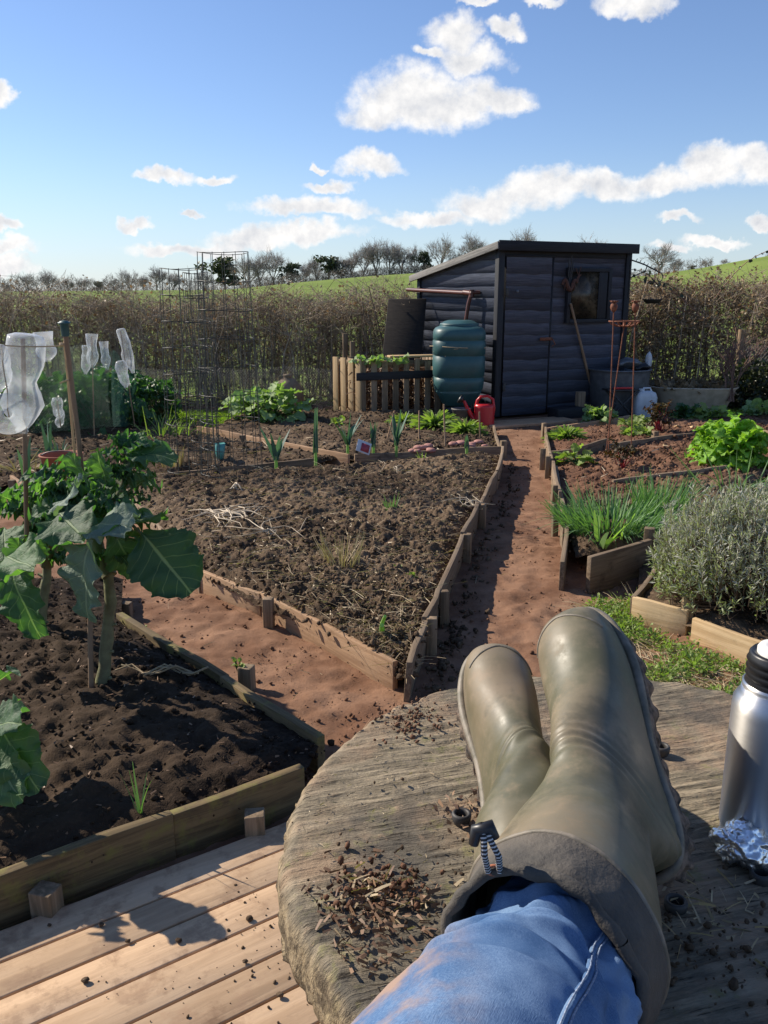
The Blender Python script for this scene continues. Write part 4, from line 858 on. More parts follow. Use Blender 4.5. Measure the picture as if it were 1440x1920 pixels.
bottle('plastic_bottle', Yp(46, 626, Yb), Yp(43, 812, Yb), .062, 'big dented clear plastic bottle on the nearest straight cane', sd=3)
bottle('plastic_bottle', Yp(80, 622, Yb+.5), Yp(90, 678, Yb+.5), .036, 'greenish cut bottle peeping out behind the big dented one', sd=5, half=True)
bottle('plastic_bottle', Yp(-14, 645, Yb-.1), Yp(-8, 735, Yb-.1), .05, 'plastic bottle cut off by the left edge of the picture', sd=8)
c0, c1 = Yp(166, 1010, 2.75), Yp(121, 612, 2.7); tag(MB().tube([c0, c0.lerp(c1, .5)+Vector((.004, 0, 0)), c1], [.0088, .0082, .0078], 10).build('broom_handle', M['cane'], smooth=True), 'thick leaning wooden pole topped with a green cap', 'pole')
cp = MB().lathe([(.0001, .018), (.013, .016), (.0145, .013), (.019, .013), (.0195, .010), (.013, .006), (.012, -.026), (.011, -.03)], c1, 18, axis=(c1-c0).normalized()); cp.build('pole_cap', M['butt'], [o for o in C.objects if o.name == 'broom_handle'][0], smooth=True)
c2, c3 = Yp(150, 830, 2.78), Yp(121, 640, 2.73); tag(MB().tube([Yp(140, 850, 2.80), c3], .0045, 8).build('cane', M['pale_wood'], smooth=True), 'short pale split cane tied against the leaning pole', 'cane')
a, b = Yp(-30, 644, 2.66), Yp(121, 648, 2.715); tag(MB().tube([a.lerp(b, q/10)-Vector((0, 0, .006*math.sin(q/10*3.14))) for q in range(11)], .0022, 5).tube([Yp(113, 718, 2.72), Yp(128, 712, 2.70), Yp(130, 716, 2.74)], .003, 5).tube([b+Vector((.014*math.cos(q), .014*math.sin(q), .004*q/6)) for q in np.linspace(0, 12, 24)], .0025, 5).build('string', M['twine']), 'taut pale string tied from the leaning pole to the left', 'string')
dc = Yp(15, 776, 2.52)
dm = MB(); n_ = 40
for (r0, r1) in ((.011, .062),):
    P = [];
    for dy in (-.0008, .0008):
        for r in (r0, .02, .0205, r1):
            P += [(dc.x+r*math.cos(a_), dc.y+dy+r*math.cos(a_)*.35, dc.z+r*math.sin(a_)) for a_ in np.linspace(0, 6.2832, n_+1)[:-1]]
    F = [[s*4*n_+k*n_+i, s*4*n_+k*n_+(i+1) % n_, s*4*n_+(k+1)*n_+(i+1) % n_, s*4*n_+(k+1)*n_+i] for s in (0, 1) for k in (0, 1, 2) for i in range(n_)]
    F += [[k*n_+i, k*n_+(i+1) % n_, 4*n_+k*n_+(i+1) % n_, 4*n_+k*n_+i] for k in (0, 3) for i in range(n_)]
    dm.add(P, np.array(F))
tag(dm.build('clear_disc', M['pet'], smooth=False), 'round clear plastic disc hung on string at the left', 'disc')
tag(MB().tube([Yp(2, 646, 2.66), Yp(6, 690, 2.6), Yp(14, 735, 2.55), dc+Vector((0, 0, .013)), dc+Vector((.004, -.004, -.01))], .0022, 5).build('string', M['twine']), 'loop of twine holding the clear plastic disc', 'string')
FB = [(172, 626, 174, 690, .050, 7.6, 'rounded clear bottle topping a cane above the green net', 860, True), (162, 648, 161, 702, .042, 7.7, 'milky bottle hooked just left of the rounded one over the net', None, False), (194, 640, 201, 694, .040, 7.5, 'narrow waisted bottle dangling at a tilt over the net', None, True),
      (226, 616, 249, 700, .050, 7.9, 'long tilted bottle, highest above the leafy plants', 800, False), (226, 676, 236, 727, .050, 7.3, 'crumpled clear bottle just above the dark leaves', None, False), (107, 746, 110, 786, .045, 7.2, 'low bottle among leaves behind the netting', 800, True), (113, 768, 112, 802, .04, 7.4, 'lowest pale bottle at the foot of the netting', None, False)]
for i_, (x0_, y0_, x1_, y1_, r_, Y_, lab, cb_, hf) in enumerate(FB):
    bottle('plastic_bottle', Yp(x0_, y0_, Y_), Yp(x1_, y1_, Y_), r_, lab, sd=i_*7+11, half=hf)
    if cb_: tag(MB().tube([Yp(x1_+4, cb_, Y_), Yp(x0_, y0_+5, Y_)], .006, 6).build('cane', M['cane']), ['grey cane under the rounded bottle above the net', '', '', 'thin cane under the long tilted bottle', '', 'cane under the low bottle behind the netting'][i_], 'cane')
# ------------------------------------------------------------------ netting
def net(name, P, nu, nv, r, mat, label, cat, bul=0.0):
    """diamond mesh over a quad given by 4 corners (bl, br, tr, tl)"""
    P = [np.array(p, float) for p in P]
    def f(s, t): return (P[0]*(1-s)+P[1]*s)*(1-t)+(P[3]*(1-s)+P[2]*s)*t + np.array([0, -bul*math.sin(3.14*t)*(1+.3*math.sin(s*9)), .02*math.sin(s*11)*t])
    A, B = [], []
    for k in range(-nv, nu+1):
        for sg in (1, -1):
            for j in range(0, nv):
                i0 = k+j if sg > 0 else k+nv-j; i1 = i0+sg
                if 0 <= i0 <= nu and 0 <= i1 <= nu: A.append(f(i0/nu, j/nv)); B.append(f(i1/nu, (j+1)/nv))
    V, F, v = prisms(A, B, r, r); return tag(np_mesh(name, V, F, mat, v=v), label, cat)
M['net'] = simple('green_netting', (.035, .17, .12), (.03, .13, .09), 20, .6)
net('garden_net', [Yp(30, 815, 6.9), Yp(212, 800, 7.3), Yp(212, 655, 7.3), Yp(30, 640, 6.9)], 40, 34, .0009, M['net'], 'fine green netting draped over leafy plants at the far left', 'netting', .12)
net('garden_net', [Yp(212, 800, 7.3), Yp(262, 800, 9.0), Yp(270, 738, 9.0), Yp(212, 655, 7.3)], 40, 30, .0009, M['net'], 'end flap of the green netting sloping down to the right', 'netting', .05)
net('chicken_wire', [Yp(-60, 800, 9.3), Yp(330, 790, 9.5), Yp(330, 690, 9.5), Yp(-60, 690, 9.3)], 75, 18, .0016, M['chick'], 'low wire mesh fence behind the netted plants', 'wire fence')
net('chicken_wire', [Yp(330, 785, 9.9), Yp(628, 775, 10.1), Yp(628, 690, 10.1), Yp(330, 690, 9.9)], 62, 15, .0016, M['chick'], 'low wire mesh fence at the foot of the hedge near the clay forcer', 'wire fence')
net('chicken_wire', [Yp(1398, 740, 10.3), Yp(1560, 750, 10.3), Yp(1560, 648, 10.3), Yp(1398, 650, 10.3)], 26, 12, .0022, M['chick'], 'shiny chicken wire right of the pale fence post', 'wire fence')
# ------------------------------------------------------------------ leafy plants
G3 = leafgrid(7, 8, 'round', .25, .09, 5); G4 = leafgrid(9, 12, 'frill', .35, .16, 6); GS = leafgrid(4, 5, 'blade', .25, .05, 7)
def clump(name, label, cat, loc, n, rad, l0, l1, mat, g, group=None, up=.5, flat=.7, stems=None, zmin=0.0, width=1.0):
    """leaves on stalks from one crown; origin at the crown"""
    t = thing(name, label, cat, loc, 0, group); a = rng.random(n)*6.28; e = np.arcsin(np.clip(zmin+(1-zmin)*rng.random(n)**up, 0, .999)); q = rad*(.35+.65*rng.random(n)**.6)
    D = np.stack([np.cos(a)*np.cos(e), np.sin(a)*np.cos(e), np.sin(e)*flat], 1); P = D*q[:, None]*[1, 1, 1]
    T_ = D+rng.normal(size=(n, 3))*.35; T_[:, 2] -= .25; N_ = np.array([0, 0, 1.])+D*.4+rng.normal(size=(n, 3))*.35
    L = rng.uniform(l0, l1, n); V, F, v, uv = scat(g[0]*[width, 1, 1], g[1], P, frames(T_, N_), L, g[2])
    np_mesh('leaves', V, F, mat, t, v=v, uv=uv, smooth=True, world=False)
    V, F, v = prisms(np.zeros((n, 3))+rng.normal(size=(n, 3))*rad*.06*[1, 1, 0], P+T_*L[:, None]*.15, .004+.02*rad*.2, .002); np_mesh('stalks', V, F, stems or M['brass'], t, v=v, world=False)
    return t
br = clump('brassica_plant', 'dark leafy brassica at the net, leftmost of the row', 'leafy plant', tuple(Yp(60, 800, 8.2)), 70, .42, .10, .2, M['brass'], KG[0], 'dark leafy plants before the hedge', flat=1.1, stems=M['kstem'])
for i_, (x, Y_, sc, lab) in enumerate(((105, 8.0, .9, 'dark leafy brassica behind the low bottle'), (150, 8.5, 1.0, 'dark leafy brassica behind the leaning pole'), (185, 8.2, 1.15, 'tallest dark leafy brassica under the netting'), (225, 8.7, .95, 'dark leafy brassica below the tilted bottle'), (265, 8.9, .85, 'dark leafy brassica beyond the end of the netting'), (300, 9.1, .8, 'dark leafy brassica nearest the wire towers'))):
    p_ = Yp(x, 805, Y_); dup(br, (p_.x, p_.y, .05), i_*1.3, sc, lab)
rh = clump('rhubarb_plant', 'mound of pale green crinkled leaves before the clay forcer', 'leafy plant', (*at(502, 800)[:2], .05), 120, .42, .09, .17, M['rhub'], G3, None, up=.6, flat=.85)
fl = Yp(541, 778, 10.0); f_ = MB().lathe([(.0001, .0), (.175, .0), (.185, .02), (.19, .10), (.178, .20), (.145, .28), (.10, .335), (.06, .355), (.045, .36), (.045, .375), (.055, .39), (.045, .405), (.0001, .41)], (fl.x, fl.y, .03), 36)
tag(f_.build('clay_forcer', M['clay'], smooth=True), 'weathered clay bell forcer with knob, at the hedge foot', 'plant forcer')
# wire towers
def tower(px, pyb, pyt, rt, rb, nvt, label, Y_=None, lean=0):
    b = at(px, pyb, .08); tp = Yp(px, pyt, b.y); t = thing('wire_tower', label, 'plant support', tuple(b), 0, 'tall wire plant supports'); H = tp.z-b.z
    V0 = np.array([(rb*math.cos(a), rb*math.sin(a), -.06) for a in np.arange(nvt)*6.2832/nvt]); V1 = np.array([(rt*math.cos(a)+lean, rt*math.sin(a), H) for a in np.arange(nvt)*6.2832/nvt]); V1[::4, 2] += .004
    V, F, v = prisms(V0, V1, .0021, .0021, 4); np_mesh('upright_wires', V, F, M['wire'], t, v=v, world=False)
    nr = 9
    for q in range(nr):
        f = .05+.95*q/(nr-1); r = rb+(rt-rb)*f; MB().tube([(r*math.cos(a)+lean*f, r*math.sin(a), f*H+.006*math.sin(a*2+q)) for a in np.linspace(0, 6.2832, 29)], .0023, 5, cap=False).build('hoop_wire', M['wire'], t, world=False)
tower(437, 905, 474, .165, .215, 14, 'tallest wire tower with the widest open top'); tower(362, 900, 504, .14, .17, 13, 'shorter wire tower, left of the tallest one'); tower(388, 885, 512, .085, .10, 9, 'narrow inner wire tower between the other two', lean=-.01)
# strap leaved plants
def leek(px, py, h, n, label, sp=.35, mat='leek', w=.042, z=.09, group='leeks in the back middle bed', shank=.012):
    h *= 1.2; b = at(px, py, z); t = thing('leek_plant', label, 'leek', tuple(b), 0, group); k = np.arange(n); a = (k % 2)*3.14+rng.normal(size=n)*.35+random.random()*3
    D = np.stack([np.cos(a)*sp*(.25+k/n), np.sin(a)*sp*(.25+k/n), np.ones(n)], 1); V, F, v, uv = blades(np.zeros((n, 3))+[0, 0, h*.22], D, h*rng.uniform(.7, 1.0, n), w, rng.uniform(.1, .9, n)*sp*1.6, 6, .12)
    np_mesh('leaves', V, F, M[mat], t, v=v, uv=uv, world=False); MB().tube([(0, 0, -.02), (0, 0, h*.15), (0, 0, h*.32)], [shank, shank, shank*.8], 8).build('shank', M['lily'], t, smooth=True, world=False)
leek(518, 878, .24, 5, 'leek standing just right of the wire towers', .5); leek(592, 870, .33, 4, 'stiff upright leek at the corner of the sunlit board', .12); leek(652, 852, .30, 7, 'arching leek with drooping outer leaves', .7)
leek(700, 850, .20, 4, 'small upright leek beside the arching one', .15); leek(743, 852, .28, 6, 'leek with pale base and spread pointed leaves', .28); leek(875, 848, .13, 5, 'smallest leek, nearest the path corner', .4)
leek(52, 925, .30, 4, 'leek below the clear disc at the far left', .25, group='leeks in the back left bed'); leek(93, 868, .26, 3, 'thin leek behind the terracotta bucket', .2, group='leeks in the back left bed')
def tuft(name, px, py, n, h, w, mat, label, cat='tuft', z=.1, spread=.4, rad=.02, bend=.8, group=None):
    b = at(px, py, z); a = rng.random(n)*6.28; q = spread*rng.random(n)**.6; D = np.stack([np.cos(a)*q, np.sin(a)*q, np.ones(n)], 1); P = np.stack([np.cos(a)*rad*rng.random(n), np.sin(a)*rad*rng.random(n), np.zeros(n)-.01], 1)
    V, F, v, uv = blades(P+np.array(b), D, h*rng.uniform(.55, 1.05, n), w, bend*rng.random(n), 5, .15); o = np_mesh(name, V, F, M[mat], v=v, uv=uv); return tag(o, label, cat, group)
tuft('grass_tuft', 735, 965, 26, .16, .008, 'chive', 'small green tuft in the middle of the wide bed'); tuft('grass_tuft', 793, 868, 22, .13, .008, 'weed', 'bright tuft at the far side of the wide bed', rad=.03)
tuft('onion_shoot', 262, 1520, 5, .17, .007, 'chive', 'young onion shoot by the front board of the near bed', 'onion', z=.12, rad=.008, spread=.35)
tuft('dead_stubble', 640, 1060, 60, .20, .006, 'dry', 'clump of dry cut stubble in the wide bed', 'stubble', z=.13, rad=.10, spread=.7, bend=.2); tuft('dead_stubble', 325, 872, 40, .20, .012, 'dry', 'dry brown stump of stalks left of the wire towers', 'stubble', rad=.10, spread=.3, bend=.1)
tuft('onion_leaves', 112, 855, 26, .28, .012, 'leek', 'floppy grey green onion leaves behind the bucket', 'onion', rad=.12, spread=1.3, bend=1.4); tuft('onion_leaves', 300, 815, 40, .30, .012, 'weed', 'yellow green floppy leaves at the back bed edge', 'onion', rad=.25, spread=.9, bend=1.3); tuft('onion_leaves', 335, 812, 30, .26, .012, 'weed', 'paler floppy leaves next to the wire towers', 'onion', rad=.2, spread=.8, bend=1.3); tuft('onion_leaves', 30, 880, 40, .22, .010, 'dry', 'withered grey stalks under the clear disc', 'stubble', rad=.2, spread=1.3, bend=1.5)
# pale root bundles
def roots(px, py, n, rad, label, r=.004):
    b = at(px, py, .15); m = MB()
    for q in range(n):
        a = random.random()*6.28; L = rad*random.uniform(.5, 1.6); d = Vector((math.cos(a), math.sin(a), 0)); s = Vector((-d.y, d.x, 0)); w = random.uniform(-.3, .3)
        m.tube([b+d*L*t_+s*w*L*math.sin(t_*5)+Vector((0, 0, .02*math.sin(t_*3+q)+.004)) for t_ in np.linspace(-.1, 1, 7)], [r, r, r*.9, r*.8, r*.7, r*.5, r*.3], 5)
    tag(m.build('dead_roots', M['straw'], smooth=True), label, 'dead roots')
roots(430, 968, 60, .17, 'bundle of pale bleached roots lying on the wide bed', .0048); roots(505, 1000, 12, .26, 'sparse long pale root strands nearer the front of the wide bed', .003); roots(440, 915, 4, .08, 'few pale roots at the foot of the wire towers', .006); roots(885, 945, 12, .12, 'straggly pale stalks overhanging the path edge board', .003); roots(740, 880, 5, .14, 'thin brown stalks at the back of the wide bed', .003)
# small things in the beds
def scrap(name, px, py, z, s, mat, label, cat): tag(MB().box(tuple(at(px, py, z)), s, rz=random.random()*3, rx=.3, ry=.25).build(name, M[mat], bevel=.002), label, cat)
M['teal'] = simple('teal_plastic', (.10, .36, .34), None, 9, .35)
tl = at(413, 862, .09); tag(MB().lathe([(.028, 0), (.05, .13), (.052, .13), (.03, .0), (.0001, .004)], tl, 6, sx=.9).build('plant_cup', M['teal']), 'small teal plastic cup inside the wire tower', 'cup')
sc_ = at(682, 850, .12); m = MB().box(sc_+Vector((0, 0, .05)), (.12, .004, .10), rz=.3, rx=-.45, ry=.4); o = tag(m.build('seed_packet', M['white'], bevel=.001), 'tilted white and red seed packet between the leeks', 'seed packet')
mp, tt, pp, oo = material('red_print'); pp.inputs['Base Color'].default_value = (.35, .05, .07, 1); pm_ = MB().box(sc_+Vector((.012, -.004, .044)), (.07, .004, .065), rz=.3, rx=-.45, ry=.4).build('print', mp, o)
for (px, py, n, lab) in ((790, 843, 9, 'flat pink pebble in the left heap by the leek bed board'), (866, 833, 11, 'rounded pink pebble in the right heap near the path corner')):
    for q in range(n):
        b = at(px+random.gauss(0, 13), py+random.gauss(0, 3.5), .10); bV_, bF_ = CLOD[1]; r = random.uniform(.022, .04); tag(np_mesh('pebble', bV_*(1+.25*(vnoise(bV_[:, 0]*2+q, bV_[:, 1]*2+bV_[:, 2], q)[:, None]-.5))*[r*1.2, r, r*.6]+np.array(b)+[0, 0, r*.3], bF_, M['pink'], smooth=True), lab, 'pebble', 'pink pebbles '+('by the board' if px < 800 else 'near the corner'))
for (xb, yb, xt, yt, lab) in ((724, 832, 740, 770, 'leftmost thin cane, leaning, in the leek bed'), (786, 832, 786, 770, 'upright thin cane behind the flat pink pebbles'), (835, 840, 832, 758, 'tallest thin cane below the water butt'), (900, 824, 899, 772, 'thin cane in front of the red watering can')):
    b = at(xb, yb, .08); tp = Yp(xt, yt, b.y); tag(MB().tube([b, tp], .007, 6).build('cane', M['cane']), lab, 'cane')
bk_ = at(120, 905, .07); bu = thing('terracotta_bucket', 'round terracotta coloured bucket with wire handle on the soil', 'bucket', tuple(bk_))
MB().lathe([(.0001, .0), (.10, .0), (.108, .01), (.138, .19), (.147, .195), (.148, .205), (.137, .205), (.130, .19), (.10, .02), (.0001, .02)], n=32).build('pail', M['terra'], bu, smooth=True, world=False)
MB().tube([(.14*math.cos(a), -.02, .20+.05*math.sin(a)-.02) for a in np.linspace(0, 3.14, 12)], .003, 5).build('handle', M['galv'], bu, world=False)
# feathery plants at the back of the leek bed
for (px, py, r, lab) in ((757, 798, .16, 'left mound of bright feathery leaves in front of the pallets'), (815, 806, .24, 'biggest mound of bright feathery leaves below the butt'), (872, 815, .18, 'low feathery mound beside the watering can'), (1062, 826, .17, 'feathery weed in the corner of the far right bed')):
    b = at(px, py, .07); n_ = 420; a = rng.random(n_)*6.28; e = np.arccos(rng.random(n_)); D = np.stack([np.cos(a)*np.sin(e), np.sin(a)*np.sin(e), np.cos(e)*.85], 1); V, F, v, uv = blades(np.array(b)+D*r*.25, D, r*rng.uniform(.5, 1, n_), r*.17, .5, 3, .3)
    tag(np_mesh('feathery_plant', V, F, M['weed'], v=v, uv=uv), lab, 'leafy plant', 'feathery bright green plants')
clump('leafy_seedling', 'small leafy seedling left of the arching leek', 'seedling', tuple(at(635, 800, .08)), 16, .08, .05, .09, M['weed'], G3)
# ------------------------------------------------------------------ right hand plants
clump('mustard_plant', 'big bright green frilly mustard plant in the right bed', 'leafy plant', (*at(1370, 872, .08)[:2], .09), 120, .235, .10, .19, M['must'], G4, up=.55, flat=1.15, stems=M['must'], width=1.25)
def strap(name, pos, n, h, w, mat, label, cat, rad, spread, lean, bend=1.0, group=None):
    a = rng.random(n)*6.28; q = spread*rng.random(n)**.5; D = np.stack([np.cos(a)*q+lean[0], np.sin(a)*q+lean[1], np.ones(n)], 1); rr_ = rad*np.sqrt(rng.random(n)); P = np.stack([np.cos(a)*rr_, np.sin(a)*rr_*.8, np.zeros(n)-.01], 1)+np.array(pos)
    V, F, v, uv = blades(P, D, h*rng.uniform(.5, 1.1, n), w, bend*rng.random(n)**1.5, 6, .2); return tag(np_mesh(name, V, F, M[mat], v=v, uv=uv), label, cat, group)
strap('chive_clump', at(1150, 990, .12), 820, .26, .0085, 'chive', 'largest chive clump, spreading beside the path edge', 'chives', .27, .95, (.06, 0), 1.3, 'chive clumps'); strap('chive_clump', at(1238, 968, .12), 320, .28, .0085, 'chive', 'smaller upright chive clump next to the lavender', 'chives', .13, .5, (.12, 0), .6, 'chive clumps')
strap('onion_row', at(1385, 912, .12), 46, .36, .009, 'chive', 'long curling onion leaves in front of the mustard', 'onion', .28, 1.0, (0, 0), 1.9)
strap('lily_shoot', at(1125, 1022, .12), 9, .20, .034, 'lily', 'pale broad strap leaves at the front of the chive bed', 'bulb plant', .03, .7, (.0, -.1), .7); strap('lily_shoot', at(1165, 1012, .12), 6, .17, .030, 'lily', 'second pale shoot close behind the warped end board', 'bulb plant', .03, .6, (.1, 0), .7); strap('lily_shoot', at(1222, 985, .12), 5, .16, .022, 'chive', 'green strap shoot tucked beside the lavender', 'bulb plant', .02, .6, (.1, 0), .8)
clump('chard_plant', 'dark crinkled chard on red stems in the far right bed', 'chard', tuple(at(1236, 812, .09)), 24, .20, .06, .11, M['chard'], KG[1], None, .3, 1.2, M['cstem'], .35)
clump('chard_plant', 'small dark red chard in front of the middle right bed', 'chard', tuple(at(1166, 880, .09)), 14, .14, .05, .10, M['chard'], KG[1], None, .3, 1.2, M['cstem'], .3); clump('leafy_seedling', 'small yellow green plant at the corner of the middle right bed', 'seedling', tuple(at(1077, 868, .09)), 22, .13, .06, .10, M['weed'], G3)
for (px, py, r, lab, mt) in ((1125, 788, .17, 'pale leafy plant at the foot of the leaning pole', 'rhub'), (1190, 806, .15, 'spreading leafy plant below the white canister', 'weed'), (1195, 822, .14, 'small spreading weed under the rusty rods', 'weed'), (1290, 785, .18, 'low leafy plant before the tin bath', 'brass'), (1325, 788, .18, 'brighter low plant before the tin bath end', 'weed'), (1425, 786, .2, 'pale rosette at the right edge behind the mustard', 'rhub')):
    clump('leafy_plant', lab, 'leafy plant', tuple(at(px, py, .07)), 45, r, r*.35, r*.65, M[mt], G3, None, .6, .7)
for (px, py, s, lab) in ((1268, 800, (.16, .03, .012), 'pale wood offcut lying beside the red stemmed chard'), (1300, 802, (.09, .05, .02), 'short pale wood chip right of the red stemmed chard'), (1255, 838, (.12, .03, .01), 'pale splinter on the middle right bed')): scrap('wood_offcut', px, py, .12, s, 'pale_wood', lab, 'wood offcut')
# lavender
lc_ = np.array([1.57, 3.42, .19]); lr = np.array([.42, .42, .38]); lav = thing('lavender_bush', 'large silvery grey lavender bush filling its bed on the right', 'lavender', (1.50, 3.42, .06))
n_ = 1500; a = rng.random(n_)*6.28; e = np.arccos(rng.uniform(-.12, 1, n_)); D = np.stack([np.cos(a)*np.sin(e), np.sin(a)*np.sin(e), np.cos(e)], 1); rad_ = (.80+.24*rng.random(n_))*(1+.16*(vnoise(D[:, 0]*4+9, D[:, 1]*4+D[:, 2]*5, 3)-.5)*2); TIP = lc_+D*lr*rad_[:, None]; TIP = TIP[TIP[:, 2] > .09]; n_ = len(TIP)
B0 = lc_+(TIP-lc_)*[.25, .25, 0]-[0, 0, .12]; MID = B0+(TIP-B0)*.55+(TIP-lc_)*[.22, .22, -.05]+rng.normal(size=(n_, 3))*.02
V1, F1, v1 = prisms(B0, MID, .0028, .0022); V2, F2, v2 = prisms(MID, TIP, .0022, .001); np_mesh('woody_stems', np.r_[V1, V2], [F1, F2+len(V1)], M['lavst'], lav, v=np.r_[v1, v2])
per = 30; idx = np.repeat(np.arange(n_), per); f = 1-rng.random(n_*per)**1.3*.85; P = MID[idx]+(TIP-MID)[idx]*f[:, None]; ax = (TIP-MID)[idx]; ax /= np.linalg.norm(ax, axis=1, keepdims=True); LD = ax*.9+rng.normal(size=ax.shape)*.55; kp_ = rng.random(len(P)) < np.clip((P[:, 2]-.05)/.30, .28, 1); P, LD = P[kp_], LD[kp_]
g = leafgrid(2, 2, 'blade', .2, 0); low = (P[:, 2]+rng.normal(size=len(P))*.06) < .24
for sel, mt in ((~low, 'lav'), (low, 'lavlow')):
    V, F, v, uv = scat(g[0]*[.62, 1, 1], g[1], P[sel], frames(LD[sel]), rng.uniform(.014, .036, sel.sum()), g[2]); np_mesh('leaves', V, F, M[mt], lav, v=v, uv=uv)
# weed patch beside the table
def scatter_on(x0, x1, y0, y1, n, f=None):
    P = np.stack([rng.uniform(x0, x1, n), rng.uniform(y0, y1, n), np.full(n, .0)], 1)
    return P if f is None else P[f(P)]
qd = [at(1085, 1140), at(1190, 1130), at(1195, 1185), at(1460, 1280), at(1460, 1400), at(1200, 1400), at(1150, 1230)]
def inpoly(P, poly):
    x, y = P[:, 0], P[:, 1]; r = np.zeros(len(P), bool); n = len(poly)
    for i in range(n):
        a, b = poly[i], poly[(i+1) % n]; c = ((a.y > y) != (b.y > y)) & (x < (b.x-a.x)*(y-a.y)/(b.y-a.y+1e-12)+a.x); r ^= c
    return r
P = scatter_on(.6, 1.6, 2.1, 3.6, 9000, lambda P: inpoly(P, qd)); P = P[fbm(P[:, 0], P[:, 1], 5, 2, 5) > -.14]; n_ = len(P); a = rng.random(n_)*6.28; D = np.stack([np.cos(a)*.9, np.sin(a)*.9, rng.uniform(.25, 1.2, n_)], 1)
V, F, v, uv = blades(P, D, rng.uniform(.03, .09, n_), .0042, .8*rng.random(n_), 3, .2); tag(np_mesh('weeds', V, F, M['weed'], v=v, uv=uv), 'fine green weeds growing beside the lavender bed', 'weeds', kind='stuff')
pc = P[rng.integers(0, n_, 420)]; g = leafgrid(3, 3, 'frill', .2, .1); k_ = np.repeat(np.arange(420), 9); D = rng.normal(size=(len(k_), 3)); D[:, 2] = np.abs(D[:, 2])*.7+.1; V, F, v, uv = scat(g[0], g[1], pc[k_]+D*.018+[0, 0, .015], frames(D), rng.uniform(.007, .018, len(k_)), g[2]); tag(np_mesh('weeds', V, F, M['weed'], v=v, uv=uv), 'low rosettes of small weed leaves beside the lavender bed', 'weeds', kind='stuff')
P = scatter_on(.6, 1.6, 2.1, 3.6, 5200, lambda P: inpoly(P, qd)); n_ = len(P); a = rng.random(n_)*6.28; D = np.stack([np.cos(a), np.sin(a), rng.uniform(.0, .5, n_)], 1); V, F, v, uv = blades(P+[0, 0, .01], D, rng.uniform(.04, .13, n_), .0035, .5, 3, .4); tag(np_mesh('dry_stems', V, F, M['dry'], v=v, uv=uv), 'dry brown stems tangled among the weeds', 'dry stems', kind='stuff')
tuft('grass_stalks', 1235, 1140, 9, .16, .004, 'straw', 'few pale dry stalks at the corner of the lavender bed', 'stalks', z=.02, rad=.12, spread=.5, bend=.3)
for (px, py, lab) in ((745, 1075, 'pale green pea shoot in the wide bed'), (772, 1090, 'tiny seedling right of the pea shoot'), (262, 1190, 'small green seedling by the near bed edge board'), (448, 1258, 'weed seedling beside the round peg on the path')):
    clump('seedling', lab, 'seedling', tuple(at(px, py, .11 if px > 500 else .06)), 9, .025, .012, .026, M['weed'], G3, None, .3, 1.6)
tag(MB().tube([at(716, 1175, .13)-Vector((0, 0, .03)), at(716, 1172, .19)], [.012, .008], 8).tube([at(716, 1170, .16), at(722, 1155, .21)], [.008, .006], 7).build('cut_stump', M['lily'], smooth=True), 'pale yellow cut plant stump near the front corner of the wide bed', 'stump')
# grass strip at the hedge foot
n_ = 7000; P = np.stack([rng.uniform(-4.6, -.5, n_), rng.uniform(8.9, 9.9, n_), np.zeros(n_)], 1); k = rng.random(n_) < .5; P[k, 1] -= .25; a = rng.random(n_)*6.28; D = np.stack([np.cos(a)*.7, np.sin(a)*.7, np.ones(n_)], 1); V, F, v, uv = blades(P, D, rng.uniform(.04, .13, n_), .012, .6, 3, .1)
tag(np_mesh('grass', V, F, M['grass'], v=v, uv=uv), 'strip of bright green grass below the hedge', 'grass', kind='stuff')
n_ = 3500; P = np.stack([rng.uniform(3.2, 5.2, n_), rng.uniform(8.3, 10.2, n_), np.zeros(n_)], 1); a = rng.random(n_)*6.28; D = np.stack([np.cos(a)*.8, np.sin(a)*.8, np.ones(n_)], 1); V, F, v, uv = blades(P, D, rng.uniform(.03, .09, n_), .010, .6, 3, .1)
tag(np_mesh('grass', V, F, M['grass'], v=v, uv=uv), 'rough grass near the tin bath', 'grass', kind='stuff')
# ------------------------------------------------------------------ round table (an old cable reel)
TZ = .78; tcx, tcy, TR = .295, .815, .405
tab = thing('round_table', 'round rotting wooden cable reel used as a table', 'table', (tcx, tcy, 0))
GD = math.atan2(.28, 1.0); cg, sg = math.cos(GD), math.sin(GD)
def ttop(x, y):
    u = x*cg+y*sg; v = -x*sg+y*cg
    g = vnoise(u*14, v*120, 1)*.6+vnoise(u*26, v*240, 2)*.4; chew = np.clip(fbm(u*1.6, v*4.0, 4, 3, 9)*1.6, 0, 1)
    return -.0045*g - .008*chew*vnoise(u*30, v*190, 5) + .004*fbm(x, y, 5, 2, 4)
na, nr = 520, 150; th = np.linspace(0, 2*math.pi, na+1)[:-1]; RR = TR*(1+.016*(vnoise(np.cos(th)*4+9, np.sin(th)*4, 3)-.5)+.02*(vnoise(np.cos(th)*14, np.sin(th)*14+5, 4)-.5)+.012*(vnoise(np.cos(th)*50, np.sin(th)*50+5, 6)-.5))
rows = []; ew = []
for i in range(nr+1):
    f = (i+.001)/nr; r = RR*f; x, y = r*np.cos(th), r*np.sin(th); e = np.clip((f-.965)/.035, 0, 1); z = TZ+ttop(x, y)-.010*e*e*(1+vnoise(np.cos(th)*30, np.sin(th)*30, 8)); rows.append(np.stack([x+tcx, y+tcy, z], 1)); ew.append(np.clip((f-.985)/.015+.9*(vnoise(np.cos(th)*20+3, np.sin(th)*20, 12)-.5), 0, 1)*(f > .93))
